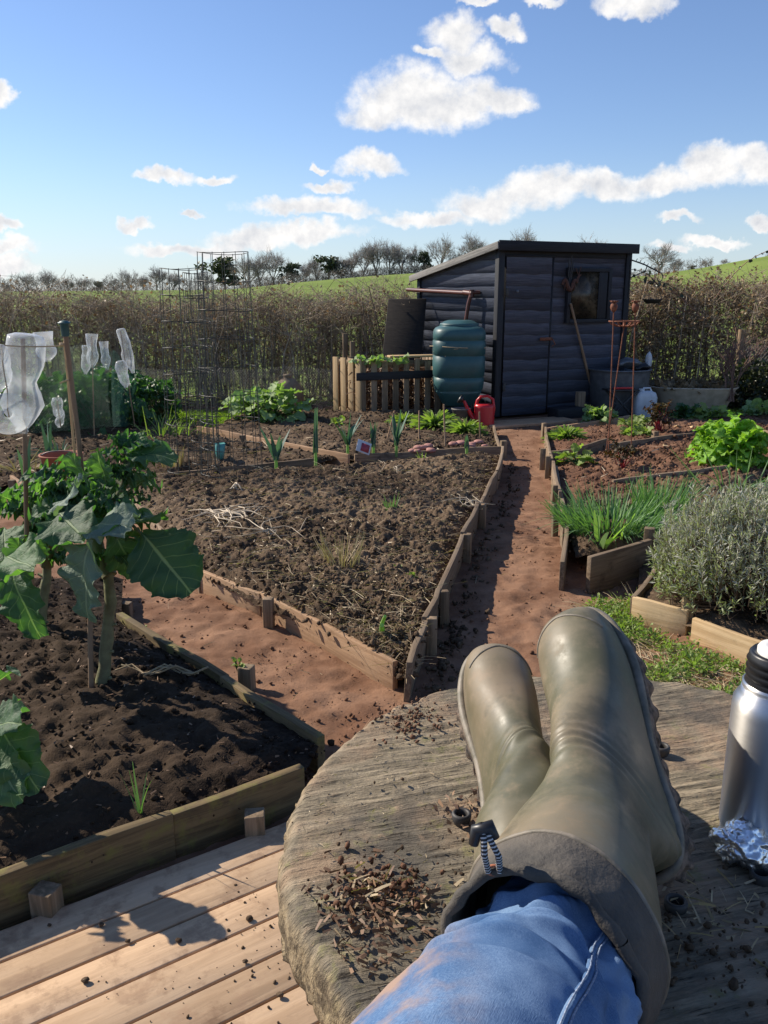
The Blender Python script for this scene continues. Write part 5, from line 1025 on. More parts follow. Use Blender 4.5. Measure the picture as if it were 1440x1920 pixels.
for dz, dr in ((.022, .006), (.034, .002), (.046, .008), (.062, -.004), (.066, -.02)):
    r = RR+dr*(vnoise(np.cos(th)*25, np.sin(th)*25, int(dz*1000))-.3); rows.append(np.stack([r*np.cos(th)+tcx, r*np.sin(th)+tcy, np.full(na, TZ-dz)], 1)); ew.append(np.full(na, 1.))
rows.append(np.stack([0*th+tcx, 0*th+tcy, np.full(na, TZ-.066)], 1)); ew.append(np.full(na, 1.))
V = np.concatenate(rows); k = np.arange(na); F = np.concatenate([np.stack([i*na+k, i*na+(k+1) % na, (i+1)*na+(k+1) % na, (i+1)*na+k], 1)[:, ::-1] for i in range(len(rows)-1)])
m, t, p, o = material('rotting_table_wood'); co = obco(t); mp_ = t.new('ShaderNodeMapping'); mp_.inputs['Rotation'].default_value = (0, 0, -GD); t.l.new(co, mp_.inputs[0]); gv = t.vm('MULTIPLY', mp_.outputs[0], (11, 105, 30))
g1 = t.noise(gv, 1.0, 6, .7); g2 = t.noise(co, 6, 5, .65); g3 = t.noise(co, 45, 5, .7); gf = t.noise(t.vm('MULTIPLY', mp_.outputs[0], (26, 230, 100)), 1.0, 4, .7)
c = t.mix(t.ramp(g1, .34, .66), (.14, .118, .082), (.34, .28, .195)); c = t.mix(t.m('MULTIPLY', t.ramp(g2, .45, .62), .7), c, (.33, .225, .145)); c = t.mix(t.m('MULTIPLY', t.ramp(t.noise(co, 5.2, 5, .65), .48, .64), .8), c, (.085, .078, .066))
c = t.mix(t.m('MULTIPLY', t.ramp(t.noise(co, 16, 6, .75), .56, .68), .75), c, (.215, .205, .085)); c = t.mix(t.m('MULTIPLY', t.ramp(gf, .57, .66), .85), c, (.030, .024, .018)); c = t.mix(t.m('MULTIPLY', t.ramp(g3, .60, .74), .6), c, (.38, .27, .18))
c = t.mix(t.m('MULTIPLY', attr(t, 'v'), .8), c, t.mix(t.ramp(g3, .4, .6), (.13, .098, .062), (.40, .31, .19)))
t.l.new(c, p.inputs['Base Color']); p.inputs['Roughness'].default_value = .92; p.inputs['Specular IOR Level'].default_value = .18; bump(t, p, t.m('ADD', t.m('ADD', g1, t.m('MULTIPLY', gf, .8)), g3), .75, .006)
np_mesh('tabletop', V, F, m, tab, v=np.concatenate(ew), smooth=True)
mb = MB()
for q in range(22):
    a = q*6.2832/22; mb.box((tcx+.24*math.cos(a), tcy+.24*math.sin(a), (TZ-.066+.12)/2), (.024, .066, TZ-.066-.12), rz=a)
mb.build('drum', M['board_moss'], tab)
MB().lathe([(.0001, .05), (.40, .05), (.405, .055), (.405, .115), (.40, .12), (.0001, .12)], (tcx, tcy, 0), 48).build('base_flange', M['board_moss'], tab)
for q in range(2): MB().beam((tcx-.3, tcy-.2+q*.4, .025), (tcx+.3, tcy-.2+q*.4, .025), .07, .05).build('foot_block', M['board_moss'], tab)
for (px, py) in ((865, 1540), (1239, 1412), (1266, 1706), (1425, 1652)):
    b = at(px, py, TZ-.002); MB().lathe([(.0065, .0), (.0065, .0085), (.0075, .011), (.0095, .0115), (.0112, .009), (.0105, .003), (.0085, -.002)], b, 22).build('bolt_ring', M['iron'], tab, smooth=True)
# debris on the table
def chips(px, py, n, sx, sy, l0, l1, mat, label, w=.004):
    b = at(px, py, TZ); P = np.stack([rng.normal(size=n)*sx, rng.normal(size=n)*sy, np.abs(rng.normal(size=n))*.004], 1)+np.array(b); a = rng.normal(size=n)*1.2+.3; D = np.stack([np.cos(a), np.sin(a), rng.normal(size=n)*.25+.05], 1)
    k_ = np.hypot(P[:, 0]-tcx, P[:, 1]-tcy) < TR*.95; P, D = P[k_], D[k_]; n = len(P); V, F, v, uv = blades(P, D, rng.uniform(l0, l1, n), w*rng.uniform(.5, 1.6, n), .2, 2, .6); return tag(np_mesh('bark_chips', V, F, M[mat], v=v, uv=uv), label, 'bark chips', kind='stuff')
chips(690, 1700, 300, .034, .032, .002, .013, 'chip', 'reddish heap of rotten wood chips on the table', .0028); chips(650, 1790, 130, .03, .03, .002, .010, 'chip', 'rotten wood fragments near the table rim', .0025); chips(870, 1520, 50, .02, .02, .004, .012, 'chip', 'small chips around the left bolt ring')
chips(800, 1480, 260, .13, .10, .002, .007, 'dry', 'pale splinters strewn over the table', .0012); chips(700, 1690, 70, .025, .022, .006, .02, 'dry', 'pale splinters among the reddish chips', .0025); chips(1330, 1720, 70, .05, .03, .006, .03, 'dry', 'wilted grass blades in the shaded table corner', .002)
def crumbs(px, py, n, s, r0, r1, mat, label):
    P = np.array(at(px, py, TZ+.001))+np.stack([rng.normal(size=n)*s, rng.normal(size=n)*s*.8, np.abs(rng.normal(size=n))*r1*.4], 1); P = P[np.hypot(P[:, 0]-tcx, P[:, 1]-tcy) < TR*.94]; n = len(P); return clods('soil_crumbs', P, n, r0, r1, mat, label)
crumbs(765, 1345, 420, .024, .0006, .0035, 'soil_red', 'small heap of earth on the far rim of the table'); crumbs(700, 1665, 160, .018, .001, .005, 'soil_red', 'brown crumbs beside the wood chips on the table'); crumbs(840, 1700, 260, .11, .001, .003, 'soil', 'fine crumbs scattered over the table'); crumbs(1330, 1780, 220, .05, .001, .004, 'soil', 'dark crumbs in the shaded corner of the table')
# thermos flask and foil
fb_ = at(1420, 1566, TZ); fy = fb_.y; zz = lambda y: Yp(1428, y, fy).z-TZ
H0 = zz(1308); fr = .0405; fk = thing('vacuum_flask', 'brushed steel vacuum flask with black neck and white stopper', 'flask', (fb_.x, fb_.y, TZ))
m, t, p, o = material('brushed_steel'); p.inputs['Metallic'].default_value = 1; p.inputs['Base Color'].default_value = (.68, .67, .65, 1); nn = t.noise(t.vm('MULTIPLY', obco(t), (60, 60, 1400)), 1, 3); t.l.new(t.m('MULTIPLY_ADD', nn, .12, .38), p.inputs['Roughness']); tg_ = t.new('ShaderNodeTangent', direction_type='RADIAL', axis='Z'); t.l.new(tg_.outputs[0], p.inputs['Tangent']); p.inputs['Anisotropic'].default_value = .75; p.inputs['Anisotropic Rotation'].default_value = .25; M['steel'] = m
MB().lathe([(.0001, 0), (fr*.92, 0), (fr*.96, .003), (fr*.96, .012), (fr, .014), (fr, H0-.012), (fr*.985, H0-.004), (fr*.90, H0+.002), (fr*.84, H0+.005), (fr*.82, H0+.010), (.0001, H0+.010)], n=64).build('body', M['steel'], fk, smooth=True, world=False)
MB().lathe([(fr*.82, H0+.006), (fr*.80, H0+.010), (fr*.80, H0+.013), (fr*.81, H0+.016), (.0001, H0+.016)], n=64).build('collar', M['steel'], fk, smooth=True, world=False)
nk = MB(); z0 = H0+.014; pr = [(fr*.74, z0)]
for q in range(4): pr += [(fr*.73, z0+.001+q*.008), (fr*.77, z0+.003+q*.008), (fr*.73, z0+.006+q*.008)]
pr += [(fr*.72, z0+.034), (fr*.66, z0+.037), (fr*.60, z0+.035), (.0001, z0+.035)]
nk.lathe(pr, n=48).build('neck', M['black'], fk, smooth=True, world=False)
M['offwhite'] = simple('white_stopper', (.75, .74, .70), (.7, .69, .65), 9, .35)
MB().lathe([(fr*.54, z0+.033), (fr*.54, z0+.040), (fr*.49, z0+.043), (fr*.18, z0+.043), (fr*.15, z0+.040), (.0001, z0+.040)], n=40).build('stopper', M['offwhite'], fk, smooth=True, world=False)
bV, bF = ico(5); fo = at(1392, 1608, TZ); r = .0215
d = 1+.5*(vnoise(bV[:, 0]*2.4, bV[:, 1]*2.4+bV[:, 2]*2.6, 1)-.5)+.22*(np.abs(vnoise(bV[:, 0]*7+bV[:, 2]*5, bV[:, 1]*7-bV[:, 2]*5, 2)-.5))+.16*(np.abs(vnoise(bV[:, 0]*14+bV[:, 2]*9, bV[:, 1]*14-bV[:, 2]*13, 3)-.5))+.30*np.abs(vnoise(bV[:, 0]*5+bV[:, 2]*6, bV[:, 1]*6-bV[:, 0]*3, 8)-.5)+.05*(rng.random(len(bV))-.5)
m, t, p, o = material('aluminium_foil'); p.inputs['Metallic'].default_value = 1; p.inputs['Base Color'].default_value = (.82, .83, .85, 1); p.inputs['Roughness'].default_value = .3
tag(np_mesh('foil_ball', bV*d[:, None]*[r*1.3, r*1.1, r*.85]+np.array(fo)+[0, 0, r*.75], bF, m, smooth=False), 'crumpled ball of silver foil at the foot of the steel flask', 'foil')
# ------------------------------------------------------------------ person: legs stretched out, boots crossed on the table
per_ = thing('person', 'reclining person in blue jeans and muddy olive wellington boots, ankles crossed on the table', 'person', (0, -.25, 0))
m, t, p, o = material('muddy_olive_rubber'); co = obco(t); a = t.noise(co, 9, 6, .62); b = t.noise(co, 26, 5, .7); c3 = t.noise(co, 4, 3, .5)
c = t.mix(t.ramp(a, .40, .62), (.098, .094, .055), (.165, .142, .088)); c = t.mix(t.m('MULTIPLY', t.ramp(c3, .42, .60), .65), c, (.235, .175, .115)); c = t.mix(t.m('MULTIPLY', t.ramp(b, .48, .78), .5), c, (.30, .215, .14)); c = t.mix(t.m('MULTIPLY', t.ramp(t.noise(co, 11, 5, .65), .52, .66), .6), c, (.055, .055, .034))
t.l.new(c, p.inputs['Base Color']); t.l.new(t.m('MULTIPLY_ADD', t.ramp(b, .35, .65), .22, .40), p.inputs['Roughness']); p.inputs['Specular IOR Level'].default_value = .42; bump(t, p, t.m('ADD', a, t.m('MULTIPLY', b, .35)), .12, .004); M['rubber'] = m
M['sole'] = simple('muddy_boot_sole', (.26, .19, .14), (.035, .03, .026), 70, .85, .5); M['welt'] = simple('boot_welt', (.25, .21, .16), (.13, .115, .08), 50, .6, .1); M['cuff'] = simple('grey_boot_canvas', (.105, .090, .072), (.055, .050, .043), 16, .8, .35, 160)
m, t, p, o = material('faded_denim'); co = obco(t); lc = attr(t, 'lc', 'Vector'); w_ = t.noise(t.vm('MULTIPLY', lc, (1100, 330, 1)), 1, 3, .7); w2_ = t.noise(t.vm('MULTIPLY', lc, (330, 1400, 1)), 1, 2, .6); fa = t.noise(co, 10, 4, .6)
f_ = t.m('ADD', t.m('MULTIPLY', fa, .8), t.m('ADD', t.m('MULTIPLY', w_, .28), t.m('MULTIPLY', w2_, .2)))
c = t.mix(t.ramp(f_, .48, .88), (.055, .118, .245), (.225, .335, .50)); c = t.mix(t.m('MULTIPLY', attr(t, 'v'), .85), c, (.46, .48, .50)); s_ = t.new('ShaderNodeSeparateXYZ'); t.l.new(co, s_.inputs[0])
c = t.mix(t.m('MULTIPLY', t.m('MULTIPLY', t.ramp(t.noise(co, 14, 5, .65), .42, .62), t.ramp(s_.outputs[0], .065, .01)), .8), c, (.38, .25, .16))
t.l.new(c, p.inputs['Base Color']); p.inputs['Roughness'].default_value = .95; p.inputs['Specular IOR Level'].default_value = .12; bump(t, p, t.m('ADD', w_, w2_), .35, .0012); M['denim'] = m
def cr(P, n):
    """Catmull-Rom resample of rows"""
    P = np.asarray(P, float); k = len(P); out = []
    for t_ in np.linspace(0, k-1, n):
        i = min(int(t_), k-2); f = t_-i; p0, p1, p2, p3 = P[max(i-1, 0)], P[i], P[i+1], P[min(i+2, k-1)]
        out.append(.5*((2*p1)+(-p0+p2)*f+(2*p0-5*p1+4*p2-p3)*f*f+(-p0+3*p1-3*p2+p3)*f**3))
    return np.array(out)
ST = [((.296, .030), (.296, .014), .010), ((.290, .052), (.291, .006), .031), ((.272, .072), (.274, .001), .045), ((.240, .084), (.243, 0), .0525), ((.200, .090), (.200, 0), .0545), ((.168, .099), (.155, 0), .051), ((.142, .113), (.108, .003), .0465), ((.122, .125), (.066, .003), .044), ((.104, .136), (.022, .000), .0435), ((.087, .146), (-.013, .006), .043), ((.068, .158), (-.021, .042), .0445)]
NB = 64
def ring(c, e, x, a, w, nlow=2.2, nup=2.2, off=0):
    th = np.arange(NB)*2*math.pi/NB; ct, st = np.cos(th), np.sin(th); n_ = np.where(st < 0, nlow, nup)
    return c + x*(w*np.sign(ct)*np.abs(ct)**(2/n_))[:, None] + e*(a*np.sign(st)*np.abs(st)**(2/n_))[:, None]
def boot(heel, f, up, shaft, sc, inst=1.0):
    f = np.array(Vector(f).normalized()); up = np.array(up, float); up -= f*up.dot(f); up /= np.linalg.norm(up); x = np.cross(f, up); heel = np.array(heel)
    L = lambda y, z: heel+f*y*sc+up*z*sc
    rings = []
    for i, (T_, B_, w) in enumerate(ST):
        if i > 5: T_ = (T_[0], T_[1]*(1-(1-inst)*min(1, (i-5)/3)))
        Tw, Bw = L(*T_), L(*B_); e = Tw-Bw; a = np.linalg.norm(e)/2; rings.append(ring((Tw+Bw)/2, e/(2*a), x, a, w*sc*.88, 4.2, 2.1))
    sp = [np.array(q[0]) for q in shaft]
    for i, (q, rl, rf) in enumerate(shaft):
        d = sp[min(i+1, len(sp)-1)]-sp[max(i-1, 0)]; d /= np.linalg.norm(d); xx = x-d*x.dot(d); xx /= np.linalg.norm(xx); e = np.cross(d, xx); rings.append(ring(np.array(q), e, xx, rf, rl))
    return rings, x, f, up, L
def skin_rings(name, rings, nres, mat, parent, disp=None, close=True, smooth=True, thick=0, vv=None, lcs=1.0):
    A_ = cr(np.array(rings).reshape(len(rings), -1), nres).reshape(nres, NB, 3)
    cen = A_.mean(1, keepdims=True); nr_ = A_-cen; rl = np.linalg.norm(nr_, axis=2, keepdims=True); nr_ = nr_/(rl+1e-9)
    TH, SS = np.meshgrid(np.arange(NB)*2*math.pi/NB, np.linspace(0, 1, nres))
    if disp is not None: A_ = A_+nr_*disp(TH, SS, A_)[..., None]
    V = A_.reshape(-1, 3); k = np.arange(NB); F = [np.concatenate([np.stack([i*NB+k, i*NB+(k+1) % NB, (i+1)*NB+(k+1) % NB, (i+1)*NB+k], 1) for i in range(nres-1)])]
    if close: F.append(np.array([list(range(NB))[::-1]]))
    lc_ = np.stack([SS*lcs, TH*.08, SS*0], 2).reshape(-1, 3); v = np.full(len(V), .0) if vv is None else vv(TH, SS).ravel()
    o = np_mesh(name, V, F, mat, parent, v=v, lc=lc_, smooth=smooth)
    b = o.modifiers.new('sub', 'SUBSURF'); b.levels = b.render_levels = 1
    if thick: s = o.modifiers.new('solid', 'SOLIDIFY'); s.thickness = thick; s.offset = -1; o.modifiers.move(1, 0)
    return o, A_
def sole(L, x, sc, parent):
    ol = [(.302, 0), (.297, .022), (.285, .038), (.262, .050), (.225, .0575), (.19, .057), (.15, .050), (.11, .042), (.07, .040), (.035, .0405), (.005, .036), (-.014, .022), (-.020, 0)]
    ol = cr(np.array(ol)*[1, .85], 60); full = np.r_[np.c_[ol[:, 0], ol[:, 1]], np.c_[ol[::-1][1:-1, 0], -ol[::-1][1:-1, 1]]]; n = len(full); rows = []
    for (z, g, lug) in ((.012, 0, 0), (.010, .003, 0), (.000, .0035, 0), (-.005, .0025, 0), (-.008, .002, 1), (-.022, .0005, 1), (-.024, -.003, 1)):
        r_ = []
        for i, (y, w) in enumerate(full):
            lg = (-.006 if (i//2) % 2 else .0015) if lug else 0; s_ = np.sign(w)*1.0; nx = abs(w)/.057; spr = .010*max(0, (y-.22)/.08)**2 + (.006 if lug and .085 < y < .135 else 0)
            r_.append(L(y+(g+lg)*(1 if y > .2 else -1)*(1-nx)*1.0, z+spr)+x*(w+s_*(g+lg)*nx)*sc)
        rows.append(r_)
    rows.append([np.mean(rows[-1], axis=0)]*n); V = np.concatenate(rows); k = np.arange(n)
    F = np.concatenate([np.stack([i*n+k, i*n+(k+1) % n, (i+1)*n+(k+1) % n, (i+1)*n+k], 1) for i in range(len(rows)-1)]); np_mesh('sole', V, F, M['sole'], parent)
    wl = [tuple(L(y+.002*(1 if y > .2 else -1)*(1-abs(w)/.057), .012+.010*max(0, (y-.22)/.08)**2)+x*w*1.0*sc) for y, w in full]; MB().tube(wl+[wl[0]], .0052, 6, cap=False).build('welt', M['welt'], parent, smooth=True)
def toecap(A_, i0, parent, lo=.06, hi=.44):
    n = NB; pts = []
    for k in range(int(n*lo), int(n*hi)+1):
        f = k/n; ii = i0+26*abs(f-.25)**1.3*8/4; i_ = int(ii); q_ = ii-i_; pts.append(tuple(A_[i_, k]*(1-q_)+A_[i_+1, k]*q_))
    MB().tube(pts, .0016, 5).build('toe_seam', M['welt'], parent, smooth=True)
# nearer boot
H1 = W(1236, 1612, .80); T1 = W(1092, 1170, 1.0); A1 = W(1108, 1478, .79); R1 = W(1046, 1782, .60); us = np.array((R1-A1).normalized()); f1 = (T1-H1)
def L0(H_, f_, u_, y, z):
    f_ = f_; n_ = f_.normalized(); u_ = u_-n_*u_.dot(n_); return H_+n_*y*f_.length/.30+u_.normalized()*z*f_.length/.30
sh1 = [(W(1100, 1560, .735), .050, .056), (W(1084, 1625, .695), .059, .064), (W(1068, 1690, .655), .065, .070), (W(1056, 1740, .625), .068, .072)]
fn = np.array(f1.normalized()); up1 = us-fn*us.dot(fn)
r1, x1, f1n, u1, L1 = boot(H1, f1, up1, sh1, f1.length/.30)
def bdisp(TH, SS, A_):
    an = np.exp(-((SS-.66)/.07)**2); fr = np.sin(TH)
    return .0022*an*np.sin(SS*150+2.0*np.cos(TH)+1.5*np.sin(TH*2))*(.4+.6*np.abs(fr)) + .004*fbm(A_[..., 0]*1.0+A_[..., 2]*.7, A_[..., 1], 9, 3, 4)*np.clip(SS*2-.7, 0, 1) - .006*np.exp(-((SS-.72)/.06)**2)*np.clip(np.cos(TH-2.0), 0, 1)
bt1, A1g = skin_rings('boot', r1, 96, M['rubber'], per_, bdisp); bt1['label'] = 'nearer muddy wellington boot, crossed on top, dark sole to the right'
sole(L1, x1, f1.length/.30, bt1); toecap(A1g, 14, bt1)
# canvas cuff with hem and draw cord on the nearer boot
cu = [(W(1057, 1738, .626), .0685, .0735), (W(1051, 1760, .614), .0690, .0745), (W(1042, 1782, .60), .0690, .0745), (W(1028, 1804, .586), .0675, .073), (W(1012, 1822, .576), .0645, .070)]
rc = []; sp = [np.array(q[0]) for q in cu]
for i, (q, rl, rf) in enumerate(cu):
    d = sp[-1]-sp[0]; d /= np.linalg.norm(d); xx = x1-d*x1.dot(d); xx /= np.linalg.norm(xx); rc.append(ring(np.array(q), np.cross(d, xx), xx, rf, rl))
cdisp = lambda TH, SS, A_: .0016*np.sin(TH*7+SS*4)*SS+.0010*np.sin(TH*17-SS*6)*SS+.002*np.exp(-((SS-.2)/.08)**2)
cf, CA = skin_rings('cuff', rc, 26, M['cuff'], bt1, cdisp, close=False, thick=.003)
hem = [tuple(CA[-2, k]) for k in range(NB)]; MB().tube(hem+[hem[0]], [.0046+.0007*math.sin(k*1.3) for k in range(NB+1)], 8, cap=False).build('hem', M['cuff'], cf, smooth=True)
sm = [tuple(CA[4, k]) for k in range(NB)]; MB().tube(sm+[sm[0]], .0022, 6, cap=False).build('seam', M['welt'], cf, smooth=True)
def nearest_surf(px, py): 
    d = ray(px, py).normalized(); o_ = Vector((0, 0, CAM_H)); best = None
    for k in CA.reshape(-1, 3):
        q = Vector(k)-o_; t_ = q.dot(d); e_ = (q-d*t_).length
        if t_ > 0 and (best is None or e_+t_*.02 < best[0]): best = (e_+t_*.02, Vector(k), t_)
    return best[1]
e0 = nearest_surf(932, 1640); td = (Vector((0, 0, CAM_H))-e0).normalized(); e0 = e0+td*.004
tg = W(908, 1572, (e0-Vector((0, 0, CAM_H))).length*.97*.93)
m, t, p, o = material('flecked_cord'); p.inputs['Roughness'].default_value = .8; lc = attr(t, 'lc', 'Vector'); s_ = t.new('ShaderNodeSeparateXYZ'); t.l.new(lc, s_.inputs[0]); t.l.new(t.mix(t.ramp(t.m('SINE', t.m('MULTIPLY', s_.outputs[0], 2400)), .1, .6), (.02, .02, .022), (.5, .5, .5)), p.inputs['Base Color']); M['cord'] = m
for dx in (-.004, .004):
    MB().tube([e0+Vector((dx, 0, 0)), e0.lerp(tg, .35)+Vector((dx*1.2, -.004, .006)), e0.lerp(tg, .8)+Vector((dx*.5, -.002, .006)), tg+Vector((dx*.5, .006, .008))], .0024, 6).build('draw_cord', M['cord'], cf, smooth=True)
MB().tube([tg+Vector((-.007, .002, -.006)), tg+Vector((-.005, .003, .004)), tg+Vector((.004, .003, .007)), tg+Vector((.008, .002, -.001))], [.0035, .005, .005, .003], 10).build('toggle', M['black'], cf, smooth=True)
MB().tube([e0+Vector((.0045*math.cos(q), .001, .0035*math.sin(q))) for q in np.linspace(0, 6.28, 17)], .0012, 6).build('eyelet', M['terra'], cf, smooth=True)
# farther boot, underneath
H2 = W(966, 1590, .865); T2 = W(914, 1244, 1.06); f2 = T2-H2
sh2 = [(W(982, 1545, .785), .045, .048), (W(988, 1595, .757), .045, .047), (W(996, 1655, .725), .046, .046), (W(1005, 1720, .69), .046, .045), (W(1015, 1800, .66), .046, .044)]
r2, x2, f2n, u2, L2 = boot(H2, f2, (.10, -.60, .79), sh2, f2.length/.30, .86)
bt2, A2g = skin_rings('boot', r2, 96, M['rubber'], per_, bdisp); bt2['label'] = 'farther muddy wellington boot lying underneath, toe pointing up to the left'
sole(L2, x2, f2.length/.30, bt2); toecap(A2g, 14, bt2)
# jeans
def leg(name, pts, label=None):
    rg = []; sp = [np.array(q[0]) for q in pts]; xr = x1
    for i, (q, rl, rf) in enumerate(pts):
        d = sp[min(i+1, len(sp)-1)]-sp[max(i-1, 0)]; d /= np.linalg.norm(d); xx = xr-d*xr.dot(d); xx /= np.linalg.norm(xx); rg.append(ring(np.array(q), np.cross(d, xx), xx, rf, rl)); xr = xx
    return rg
def jdisp(TH, SS, A_):
    u = TH*1.0; s = SS*10
    sp_ = np.exp(-((SS-.22)/.25)**2)+.3; w = sp_*(.0060*(1-np.abs(np.sin(s*2.6+u*1.6+1.1*np.sin(u*2+1)+.6*np.sin(s*2))))**3.6+.0050*(1-np.abs(np.sin(s*3.9-u*2.2+1.3*np.sin(s*1.3+u))))**2.6+.007*fbm(u/1.2+s*.2, s/2.2, 2.4, 5, 6))-.003
    seam = .0032*np.exp(-((np.cos(TH-5.75)-1)/.0035)**2)
    return w*1.15+seam*0
jv = lambda TH, SS: np.clip(.9*np.exp(-((TH-5.75)/.045)**2)*(.5+.5*np.sin(SS*260)), 0, 1)*.6
lg1 = leg('leg', [(W(1062, 1730, .640), .051, .052), (W(1042, 1800, .604), .055, .056), (W(1008, 1870, .56), .060, .061), (W(958, 1950, .515), .066, .066), (W(868, 2090, .45), .074, .072), (Vector((-.05, .17, .93)), .085, .085), (Vector((-.09, .0, .88)), .095, .095), (Vector((-.11, -.2, .76)), .11, .11), (Vector((-.06, -.36, .72)), .13, .13)])
j1, J1 = skin_rings('trousers', lg1, 230, M['denim'], per_, jdisp, vv=jv, lcs=.9)
lg2 = leg('leg', [(W(1012, 1770, .67), .041, .040), (W(1030, 1880, .65), .046, .044), (W(1060, 2000, .62), .052, .048), (Vector((.15, .24, .82)), .062, .062), (Vector((.2, .05, .84)), .08, .08), (Vector((.16, -.18, .74)), .11, .11), (Vector((.06, -.36, .72)), .13, .13)])
j2, _ = skin_rings('trousers', lg2, 90, M['denim'], per_, jdisp, vv=jv, lcs=.9)
# join both trouser legs into one mesh
for j in (j1, j2): j.modifiers.clear()
a_, b_ = j1.data, j2.data
def arr(me, at_, w): q = np.zeros(len(me.vertices)*w, np.float32); me.attributes[at_].data.foreach_get('value' if w == 1 else 'vector', q); return q.reshape(-1, w) if w > 1 else q
def co_(me): q = np.zeros(len(me.vertices)*3, np.float32); me.vertices.foreach_get('co', q); return q.reshape(-1, 3)
Va, Vb = co_(a_), co_(b_); n0 = len(Va); fa_ = [list(p.vertices) for p in a_.polygons]; fb2_ = [[i+n0 for i in p.vertices] for p in b_.polygons]
q4 = np.array([f for f in fa_+fb2_ if len(f) == 4]); qn = [f for f in fa_+fb2_ if len(f) != 4]
j = np_mesh('trousers', np.r_[Va, Vb], [q4, np.array(qn)], M['denim'], per_, v=np.r_[arr(a_, 'v', 1), arr(b_, 'v', 1)], lc=np.r_[arr(a_, 'lc', 3), arr(b_, 'lc', 3)], smooth=True, world=False)
b = j.modifiers.new('sub', 'SUBSURF'); b.levels = b.render_levels = 1
for q in (j1, j2): bpy.data.objects.remove(q)
j.name = 'trousers'

def proj(p_):
    q = Vector(p_)-Vector((0, 0, CAM_H)); dz = q.y*CP-q.z*SP; return 720+FPX*q.x/dz, 960-FPX*(q.y*SP+q.z*CP)/dz
# outer side seam of the trouser leg: a felled ridge with two rows of stitching
best = None
for k in range(NB):
    e_ = 0
    for i in range(J1.shape[0]):
        x_, y_ = proj(J1[i, k])
        if 1790 < y_ < 1900: e_ += abs(x_-(1120-(y_-1790)*.55))+ (0 if J1[i, k, 2] > J1[i, :, 2].mean() else 400)
    if e_ and (best is None or e_ < best[0]): best = (e_, k)
ks = best[1]; cen_ = J1.mean(1)
def seamline(off, lift):
    P_ = np.array([tuple(Vector(J1[i, ks].tolist()).lerp(Vector(J1[i, (ks+1) % NB].tolist()), off)+(Vector(J1[i, ks].tolist())-Vector(cen_[i].tolist())).normalized()*lift) for i in range(1, 125)]); K_ = np.ones(11)/11; Q_ = np.stack([np.convolve(np.pad(P_[:, c_], 5, mode='edge'), K_, 'valid') for c_ in range(3)], 1); return [tuple(q_) for q_ in Q_]
MB().tube(seamline(.4, .0002), .0030, 8, v=.0).build('seam', M['denim'], j, smooth=True)
M['thread'] = simple('seam_thread', (.32, .37, .45), (.10, .15, .26), 420, .9)
for o_ in (.05, .75): MB().tube(seamline(o_, .0034), .0006, 5).build('stitching', M['thread'], j)
# ------------------------------------------------------------------ hedges
def hedge(name, label, p0, p1, h, dep, nst, nbr, ntw, mat, leaves=0, lmat=None, low=.25, hvar=.10, h1=None):
    p0, p1 = np.array(p0, float), np.array(p1, float); d = p1-p0; Ld = np.linalg.norm(d); d /= Ld; nn = np.array([-d[1], d[0]]); h1 = h if h1 is None else h1
    t = thing(name, label, 'hedge', (*p0, 0)); s = rng.random(nst); o_ = rng.normal(size=nst)*dep*.35; g0 = p0+d*(s*Ld)[:, None]+nn*o_[:, None]
    H = (h+(h1-h)*s)*(1+hvar*2*(vnoise(s*Ld*1.1, s*0+3., 4)-.5))*(.86+.2*rng.random(nst)); ln = rng.normal(size=(nst, 2))*.16
    B = np.c_[g0, np.full(nst, -.02)]; M1 = np.c_[g0+ln*.4+rng.normal(size=(nst, 2))*.04, H*.45]; Tp = np.c_[g0+ln+rng.normal(size=(nst, 2))*.05, H*.92]; r = .004+.010*rng.random(nst)**2
    segs = [prisms(B, M1, r, r*.85, 5), prisms(M1, Tp, r*.85, r*.4, 4)]
    k = np.repeat(np.arange(nst), nbr); f = np.where(rng.random(len(k)) < .5, .03+.97*rng.random(len(k)), low+(1-low)*rng.random(len(k))**.55); P = np.where((f < .5)[:, None], B[k]+(M1-B)[k]*(f/.5)[:, None], M1[k]+(Tp-M1)[k]*((f-.5)/.5)[:, None])
    a = rng.random(len(k))*6.28; D = np.stack([np.cos(a), np.sin(a), rng.normal(size=len(k))*.5+.45], 1); D[:, :2] = D[:, :1]*d*1.2+D[:, 1:2]*nn*.7; L = rng.uniform(.10, .34, len(k)); Q = P+D*L[:, None]; hi = (H[k]*1.02); Q[:, 2] = np.minimum(Q[:, 2], hi+rng.normal(size=len(k))*.03)
    segs.append(prisms(P, Q, .0032, .0022))
    k2 = np.repeat(np.arange(len(k)), ntw); f = rng.random(len(k2)); P2 = P[k2]+(Q-P)[k2]*f[:, None]; D = rng.normal(size=(len(k2), 3))*.8+(Q-P)[k2]*1.2; D[:, 2] += .25; D /= np.linalg.norm(D, axis=1, keepdims=True); Q2 = P2+D*rng.uniform(.04, .19, len(k2))[:, None]
    segs.append(prisms(P2, Q2, .0022, .0012))
    V = np.concatenate([q[0] for q in segs]); n = 0; F = []
    for q in segs: F.append(q[1]+n); n += len(q[0])
    np_mesh('branches', V, F, mat, t, v=np.concatenate([q[2] for q in segs]))
    if leaves:
        i = rng.integers(0, len(Q2), leaves); g = leafgrid(3, 3, 'round', .2, .1); V, F, v, uv = scat(g[0]*[.7, 1, 1], g[1], Q2[i]+rng.normal(size=(leaves, 3))*.02, frames(rng.normal(size=(leaves, 3))), rng.uniform(.02, .055, leaves), g[2]); np_mesh('leaves', V, F, lmat, t, v=v, uv=uv)
    return t
hedge('hedge', 'flailed bare twiggy hawthorn hedge along the left and back', (-6.4, 10.35), (.9, 11.75), 1.36, .75, 560, 16, 5, M['twig'], 6000, M['hleaf'], .12)
